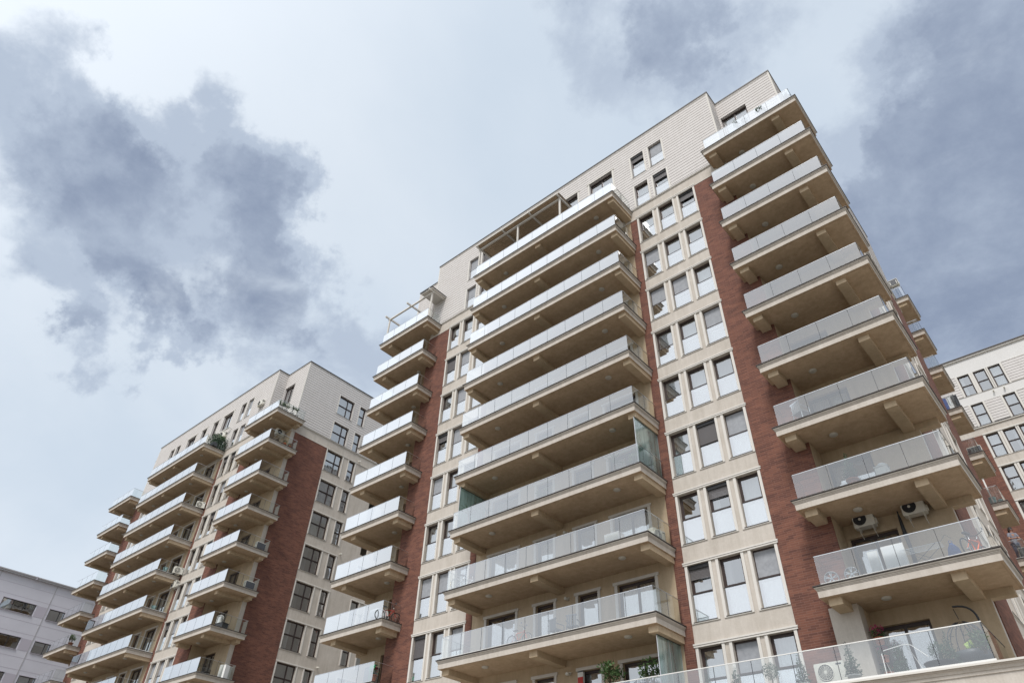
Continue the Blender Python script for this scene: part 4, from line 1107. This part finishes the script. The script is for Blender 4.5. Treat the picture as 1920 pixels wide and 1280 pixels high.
plant(-13.9, 22.2, F(6), 'palm with its fronds above the handrail near the right frosted screen', 'palm', 1.2, 53, 'white', 'palms on the screened balcony')
plant(-12.85, 22.3, F(6), 'bright green bush in the corner by the right frosted screen', 'bush', 1.15, 54, 'white', 'palms on the screened balcony')
plant(-17.8, 22.0, F(6), 'small leafy plant in the middle of the screened central balcony', 'bush', .8, 55, 'white', 'palms on the screened balcony')
spotlight(-17.62, YF, Zk(8) + 2.12, 'cream twin floodlight on the wall between the doors of the lowest central balcony')
spotlight(-17.62, YF, Zk(7) + 2.12, 'cream floodlight on the wall one storey above the child bicycle')
spotlight(-17.62, YF, Zk(9) + 2.12, 'cream floodlight beside the red and white box near the bottom edge')
b = MB(); b.box(-.13, .13, -.10, 0, 0, .5, 'white'); b.box(-.128, .128, -.108, -.101, .05, .32, 'red'); b.box(-.131, .131, -.112, -.1, .5, .53, 'darkgrey')
thing('wall_box', 'red and white box on the wall above the terrace near the bottom edge', 'wall box', (-17.05, YF, Zk(9) + 1.58), 0, None, b)
pergola(-23.25, -16.1, 21.45, YF - .02, F(0), 'long white pergola with a louvred roof on the topmost central balcony', True, (-23.15, -19.7, -16.2), 36.62)
pergola(-33.6, -28.55, 22.2, YB - .02, F(0), 'white open-beam pergola on the top left balcony of the central block', False, (-33.45, -28.7), 36.45)
# left stack of the central block
t = thing('table', 'table under a white cloth on the left balcony beside a red bicycle', 'table', (-29.75, 22.95, F(7)))
b = MB(); b.box(-.32, .32, -.3, .3, .70, .73, 'white'); O('tabletop', b, t)
b = MB(); n = 24
for i in range(n):
    def cp(j, low):
        a = 2 * math.pi * j / n; q = max(abs(math.cos(a)), abs(math.sin(a))); r = (.335 + (.03 * math.sin(j * 2.6) + .03 if low else 0)) / q
        return (r * math.cos(a), r * math.sin(a), .735 - (.42 + .05 * math.sin(j * 1.7) if low else 0))
    b.face([cp(i, 0), cp(i + 1, 0), cp(i + 1, 1), cp(i, 1)], 'curtain'); 
b.box(-.335, .335, -.335, .335, .734, .738, 'curtain'); O('cloth', b, t)
for sx in (-1, 1):
    for sy in (-1, 1):
        q = MB(); q.bar((sx * .28, sy * .26, .70), (sx * .28, sy * .26, 0), .03, .03, 'white'); O('leg', q, t)
bicycle(-29.0, 23.0, F(7), 'dark red bicycle beside the white-clothed table on a left balcony', 1.3, 'red', .9)
plant(-31.0, 22.7, F(7), 'spindly green plant behind the glass of the balcony with the white-clothed table', 'palm', .8, 61, 'terracotta')
b = MB(); b.box(-.3, .3, -.25, .25, 0, .85, 'black'); b.box(-.27, .27, -.26, -.252, .05, .8, 'darkgrey'); b.box(-.31, .31, -.26, .26, .85, .87, 'darkgrey')
thing('cabinet', 'black cabinet on the lowest left balcony under the green cloth', 'cabinet', (-29.55, 22.95, F(8)), 0, None, b)
b = MB(); n = 10
for i in range(n):
    x0 = -.2 + .4 * i / n; x1 = -.2 + .4 * (i + 1) / n; y0 = .03 * math.sin(i * 1.3); y1 = .03 * math.sin((i + 1) * 1.3)
    b.face([(x0, -.02 + y0, .06), (x1, -.02 + y1, .06), (x1, .25, .09), (x0, .25, .09)], 'green_cloth', True); b.face([(x0, -.02 + y0, .06), (x1, -.02 + y1, .06), (x1, -.03 + y1 * 1.5, -.62), (x0, -.03 + y0 * 1.5, -.62 - .03 * math.sin(i))], 'green_cloth', True)
thing('cloth', 'bright green cloth hanging over the black cabinet on the lowest left balcony', 'cloth', (-29.2, 22.66, F(8) + .83), 0, None, b)
plant(-28.95, 22.62, F(8) + .1, 'red flowers in the right corner of the lowest left balcony', 'redflower', 1.1, 62, 'terracotta')
# planting on the top right balcony
for i, (x, l) in enumerate(((-4.62, 'left'), (-3.5, 'middle'), (-2.05, 'right'))):
    plant(x, 22.85, F(0), f'small potted shrub on the top right balcony, {l} one of three behind the glass', 'cone' if i == 2 else 'bush', 1.15, 70 + i, 'white', 'shrubs on the top right balcony')
# right balconies: chair and pots seen through the glass
chair(-5.9, 22.9, F(6), 'light metal garden chair near the left end of a right-hand balcony', 2.7, 'steel')
plant(-4.9, 22.9, F(7), 'slim potted conifer in a wide clay pot two storeys above the terrace', 'cone', 1.25, 75, 'terracotta')
t = thing('laundry', 'pale bundle and box on the right balcony above the alloy rims', 'box', (-3.9, 22.85, F(7)))
b = MB(); b.box(-.2, .2, -.15, .15, 0, .4, 'white'); b.box(-.22, .22, -.17, .17, .4, .43, 'white'); O('box', b, t)
b = MB(); b.lathe((.02, 0, .43), [(.15, 0), (.17, .06), (.1, .12), (.0001, .14)], 'curtain', 12); O('bundle', b, t)
# rear balconies of the central block
ac_unit(-2.30, 41.42, Zk(0) + 1.28, 'air conditioner with a dark back raised above the topmost rear balcony rail', math.pi, True, .58)
def clothes(x, y, z, items, label):
    t = thing('clothes_rack', label, 'clothes rack', (x, y, z))
    b = MB(); b.bar((-.5, 0, 1.15), (.5, 0, 1.15), .012, .012, 'steel')
    for s in (-1, 1): b.bar((s * .5, 0, 0), (s * .5, 0, 1.15), .02, .02, 'steel')
    O('rail', b, t)
    for i, (x0, w, h, m) in enumerate(items):
        b = MB(); n = 6
        for j in range(n):
            a = x0 + w * j / n; c_ = x0 + w * (j + 1) / n; ya = .02 * math.sin(j * 1.4 + i); yb = .02 * math.sin((j + 1) * 1.4 + i)
            b.face([(a, ya, 1.15), (c_, yb, 1.15), (c_, yb * 2, 1.15 - h), (a, ya * 2, 1.15 - h + .03 * math.sin(j))], m, True)
        O('garment', b, t)
clothes(-2.35, 41.75, F(3), [(-.45, .35, .85, 'blue'), (-.08, .2, .6, 'curtain'), (.14, .34, .9, 'darkgrey')], 'blue, white and dark laundry drying on a rear balcony at the right')
ac_unit(-2.22, 41.75, F(4) + .06, 'air conditioner with a dark back standing on the rear balcony below the drying laundry', math.pi, False, .70)
b = MB(); b.lathe((0, 0, 0), [(.15, 0), (.21, .42), (.235, .44), (.235, .47), (.20, .47), (.19, .40), (.0001, .38)], 'teal', 20); thing('bucket', 'large pale teal tub on a rear balcony at the right edge', 'tub', (-2.50, 41.6, F(5)), 0, 'teal tubs on the rear balcony', b)
b = MB(); b.lathe((0, 0, 0), [(.09, 0), (.12, .2), (.14, .21), (.13, .24), (.0001, .2)], 'teal', 16); thing('bucket', 'small pale teal bowl at the railing corner beside the large teal tub', 'tub', (-2.14, 41.5, F(5)), 0, 'teal tubs on the rear balcony', b)
t = thing('post', 'white post rising above the railing beside the large teal tub', 'post', (-2.45, 41.36, F(5))); b = MB(); b.box(-.035, .035, -.03, .03, 0, 1.5, 'white'); O('shaft', b, t); b = MB(); b.box(-.045, .045, -.04, .04, 1.502, 1.53, 'steel'); O('cap', b, t)
ac_unit(-2.12, 41.60, F(6) + .06, 'dark-backed air conditioner on the rear balcony where the person leans out', math.pi, False, .52)

# ---- the person leaning on the rear balcony rail
def person(x, y, z, rz, label):
    t = thing('person', label, 'person', (x, y, z), rz)
    def skin(name, pts, edges, rad, m, parent, sub=2, root=0):
        me = bpy.data.meshes.new(name); me.from_pydata(pts, edges, []); me.materials.append(M[m]); me.update()
        o = bpy.data.objects.new(name, me); col.objects.link(o); o.parent = parent
        sk = o.modifiers.new('skin', 'SKIN'); sk.use_smooth_shade = True
        for i, r in enumerate(rad):
            v = me.skin_vertices[0].data[i]; v.radius = (r, r) if isinstance(r, (int, float)) else r; v.use_root = (i == root)
        s = o.modifiers.new('sub', 'SUBSURF'); s.levels = sub; s.render_levels = sub; return o
    # local: faces -y; rail at y = -0.33, 1.0 m high
    P = [(0, .05, .93), (0, .03, 1.12), (0, -.03, 1.34), (0, -.06, 1.46), (0, -.08, 1.53), (0, -.10, 1.60), (0, -.105, 1.68),   # 0-6 spine, neck, head
         (.17, -.05, 1.40), (.24, -.10, 1.14), (.10, -.32, 1.06), (.03, -.38, 1.05),       # 7-10 left arm
         (-.17, -.05, 1.40), (-.23, -.10, 1.14), (-.10, -.32, 1.07), (-.02, -.38, 1.08),   # 11-14 right arm
         (.10, .05, .86), (.11, .00, .48), (.12, .06, .08), (.13, -.09, .035),
         (-.10, .05, .86), (-.12, .02, .48), (-.13, .08, .08), (-.14, -.07, .035)]
    E = [(0, 1), (1, 2), (2, 3), (3, 4), (4, 5), (5, 6), (2, 7), (7, 8), (8, 9), (9, 10), (2, 11), (11, 12), (12, 13), (13, 14), (0, 15), (15, 16), (16, 17), (17, 18), (0, 19), (19, 20), (20, 21), (21, 22)]
    Rr = [(.14, .10), (.125, .095), (.15, .10), .06, .055, .085, .075, .055, .042, .03, .028, .055, .042, .03, .028, .085, .058, .042, .035, .085, .058, .042, .035]
    P += [(0, -.185, 1.615)]; E += [(5, 23)]; Rr += [.014]          # nose
    for s, base, hand in ((1, 10, (.03, -.38, 1.05)), (-1, 14, (-.02, -.38, 1.08))):
        for i in range(5):
            off = -.03 + i * .014; L_ = (.045, .062, .068, .062, .05)[i]; n = len(P); hx, hy, hz = hand
            if i == 0: P += [(hx - s * .03, hy - .01, hz + .02), (hx - s * .05, hy - .03, hz + .03)]
            else: P += [(hx - s * .02, hy - .035, hz + off), (hx - s * .035, hy - .035 - L_ * .6, hz + off - .02)]
            E += [(base, n), (n, n + 1)]; Rr += [.009, .008]
    body = skin('body', P, E, Rr, 'skin', t)
    sh = skin('shirt', [P[0], P[1], P[2], (0, -.055, 1.43), P[7], (.225, -.09, 1.2), P[11], (-.22, -.09, 1.2), (0, .05, .86)], [(0, 1), (1, 2), (2, 3), (2, 4), (4, 5), (2, 6), (6, 7), (0, 8)],
              [(.16, .125), (.145, .115), (.17, .12), .075, .078, .066, .078, .066, (.165, .13)], 'shirt', t)
    skin('trousers', [(0, .05, .90), P[15], P[16], (.12, .06, .12), P[19], P[20], (-.13, .08, .12)], [(0, 1), (1, 2), (2, 3), (0, 4), (4, 5), (5, 6)], [(.15, .12), .10, .073, .06, .10, .073, .06], 'jeans', t)
    h = MB(); h.lathe((0, -.085, 1.60), [(.098, -.02), (.105, .04), (.10, .10), (.06, .15), (.0001, .165)], 'hair', 16); h.box(-.085, .085, -.02, .03, 1.50, 1.66, 'hair'); O('hair', h, t)
    f = MB()
    for s in (-1, 1):
        f.lathe((s * .034, -.176, 1.635), [(.011, 0), (.008, -.006), (.0001, -.008)], 'hair', 8, 'y'); f.box(s * .036 - .02, s * .036 + .02, -.182, -.176, 1.658, 1.665, 'hair')
        f.lathe((s * .088, -.09, 1.62), [(.022, -.01), (.024, .01), (.0001, .012)], 'skin', 8, 'y')
    f.box(-.024, .024, -.182, -.176, 1.575, 1.583, 'flower_red'); O('face', f, t)
    f = MB()
    for s, sy in ((1, 0), (-1, .02)): f.tube([(s * .13, .12 + sy, .03), (s * .13, 0 + sy, .045), (s * .135, -.14 + sy, .03)], [.05, .055, .035], 'black', 8)
    O('shoes', f, t)
    return t
person(-2.36, 41.64, F(6), .55, 'person with dark hair in a grey shirt leaning on a rear balcony rail')

# ---- things on the left block
DX, DY = -45.45, -.22
ac_unit(-52.9, 23.25, 36.95, 'air conditioner hung on the siding beside the top corner balcony of the left block', 0, True, .80)
ac_unit(-49.0, 24.0, 32.55, 'air conditioner under the topmost corner balcony of the left block', R(90), True, .80)
for i, (y, kd) in enumerate(((22.65, 'bush'), (23.1, 'bush'), (23.75, 'palm'), (24.2, 'palm'))):
    plant(-47.35, y, F(0), ('leafy shrub at the front corner', 'dense shrub second from the corner', 'spiky plant in the middle of the side rail', 'low spiky plant farthest back along the side rail')[i] + ' of the left block top balcony', kd, 1.0, 80 + i, 'white', 'plants on the top corner balcony of the left block')
plant(-51.6, 22.6, F(0), 'grey-green conifer at the far end of the top corner balcony of the left block', 'cone', 1.1, 90, 'white', 'plants on the top corner balcony of the left block')
plant(-47.4, 23.9, F(1), 'red flowers in mid side rail, second corner balcony from the left block top', 'redflower', 1.0, 85, 'terracotta')
plant(-47.4, 24.4, F(1), 'red flowers farthest back on the side rail, second corner balcony from the top', 'redflower', .9, 86, 'terracotta')
rng = random.Random(17); t = thing('ivy_hedge', 'dense dark ivy hedge at the right end of the left block topmost long balcony', 'hedge', (-58.1, 22.2, F(0)))
b = MB(); b.leaves((0, .45, .62), (.75, .75, .66), 2600, .13, 'leaf_dark', rng, 'box'); b.leaves((.1, .4, 1.2), (.6, .7, .25), 500, .13, 'leaf', rng, 'ball'); O('foliage', b, t)
b = MB(); b.box(-.7, .7, -.2, .25, 0, .35, 'darkgrey'); O('planter', b, t)
ac_unit(-58.9, 23.2, 35.75, 'air conditioner on the siding just above the dark ivy hedge', R(20), True, .80)
t = thing('awning', 'rolled white awning tube fixed above the ivy hedge', 'awning', (-59.6, 23.15, 36.55)); b = MB(); b.tube([(-1.7, 0, 0), (1.7, 0, 0)], .07, 'white', 10); O('roll', b, t)
for s in (-1, 1):
    b = MB(); b.box(s * 1.6 - .03, s * 1.6 + .03, -.03, .3, -.03, .03, 'white'); O('bracket', b, t)
for k, l in ((4, 'fifth'), (5, 'sixth')):
    ac_unit(-47.45, 24.35, F(k) + .06, f'dark-backed air conditioner at the side rail, {l} corner balcony down the left block', R(-90), False, .75)
t = thing('folding_bed', 'white folded frame and fan standing on a corner balcony of the left block', 'folded furniture', (-48.6, 23.4, F(6)))
b = MB()
for i, (a, w) in enumerate(((0, .5), (.12, .45))):
    for s in (-1, 1): b.bar((s * w / 2, a, 0), (s * w / 2, a, 1.15), .035, .035, 'white')
    b.bar((-w / 2, a, 1.15), (w / 2, a, 1.15), .035, .035, 'white'); b.bar((-w / 2, a, .6), (w / 2, a, .6), .03, .03, 'white')
b.box(-.2, .2, .03, .09, .1, 1.1, 'curtain'); O('frame', b, t)
b = MB(); b.torus((.5, 0, .8), .2, .015, 'white', 'y', 20, 5); b.tube([(.5, 0, 0), (.5, 0, .62)], .02, 'white', 6); b.lathe((.5, 0, 0), [(.17, 0), (.17, .03), (.03, .05)], 'white', 16); O('fan', b, t)
b = MB(); b.box(-.4, .4, -.25, .25, 0, .42, 'darkgrey'); b.box(-.42, .42, -.27, .27, .42, .46, 'black'); thing('chest', 'low dark chest beside the white folded frame on the left block', 'chest', (-47.9, 23.4, F(6)), .2, None, b)
plant(-50.0, 23.2, F(7), 'green bush in a large clay pot on a low corner balcony, left block', 'bush', 1.45, 95, 'terracotta')
chair(-48.6, 23.6, F(7), 'small dark folding chair beside the large clay pot on the left block', 2.2, 'black')
b = MB(); b.box(-.32, .32, -.25, .25, 0, .85, 'white'); b.box(-.29, .29, -.256, -.252, .05, .4, 'offwhite'); b.box(-.29, .29, -.256, -.252, .44, .8, 'offwhite'); b.box(.2, .25, -.27, -.257, .3, .5, 'steel')
thing('cabinet', 'white cabinet in the rail corner of the balcony with the large clay pot', 'cabinet', (-47.5, 24.4, F(7)), -1.2, None, b)
t = thing('butterfly_decoration', 'string of small dark butterflies on the loggia wall above the folding chair', 'wall decoration', (-48.9, 24.5, F(7) + 1.0))
for i in range(5):
    b = MB(); x = .1 * i * (1 if i % 2 else .9); z = .45 - .11 * i; b.face([(x, 0, z), (x - .06, 0, z + .05), (x - .05, 0, z - .03)], 'black'); b.face([(x, 0, z), (x + .06, 0, z + .04), (x + .05, 0, z - .03)], 'black'); O('butterfly', b, t)
ac_unit(-57.75, 23.0, F(2) + .06, 'white air conditioner at the right end, third long balcony of the left block', R(70), False, .75)
b = MB(); b.lathe((0, 0, 0), [(.14, 0), (.2, .38), (.22, .40), (.0001, .36)], 'teal', 18); thing('bucket', 'teal tub at the right end of a long balcony in the left block', 'tub', (-57.9, 22.1, F(4)), 0, None, b)
ac_unit(-57.5, 23.0, F(4) + .06, 'white air conditioner next to the teal tub on the left block', R(80), False, .75)
ac_unit(-57.7, 23.3 - .08, Zk(5) + 2.0, 'air conditioner hung on the facade below the long balcony with the teal tub', 0, True, .80)
b = MB(); b.lathe((0, 0, 0), [(.14, 0), (.2, .32), (.22, .34), (.0001, .3)], 'teal', 18); thing('bucket', 'teal tub one storey below the hung air conditioner of the left block', 'tub', (-57.9, 22.3, F(5)), 0, None, b)
for k, l in ((1, 'topmost'), (4, 'middle'), (7, 'lowest')):
    spotlight(XE + DX, 31.98, Zk(k) + 2.45, f'small cream floodlight on the gable wall of the left block, {l} of three', '+x')
plant(-74.6, 22.6, F(5), 'bushy plant on the far-left balcony in front of the grey building', 'bush', 1.3, 99, 'terracotta', 'plants on the far left balcony')
plant(-75.3, 22.6, F(5), 'taller plant beside the bushy one on the far-left balcony', 'palm', 1.2, 100, 'terracotta', 'plants on the far left balcony')
# floodlights under the plaster band of the rear block at the right
for x, l in ((.05, 'left'), (.85, 'right')): spotlight(x - .15, 61.37, 36.62, f'dark floodlight under the third-row windows of the pale rear block, {l} one', '-y')
b = MB(); b.box(-.5, 0, -.06, .06, -.05, .05, 'white'); b.lathe((0, 0, 0), [(.02, -.05), (.07, -.04), (.07, .04), (.0001, .05)], 'white', 12)
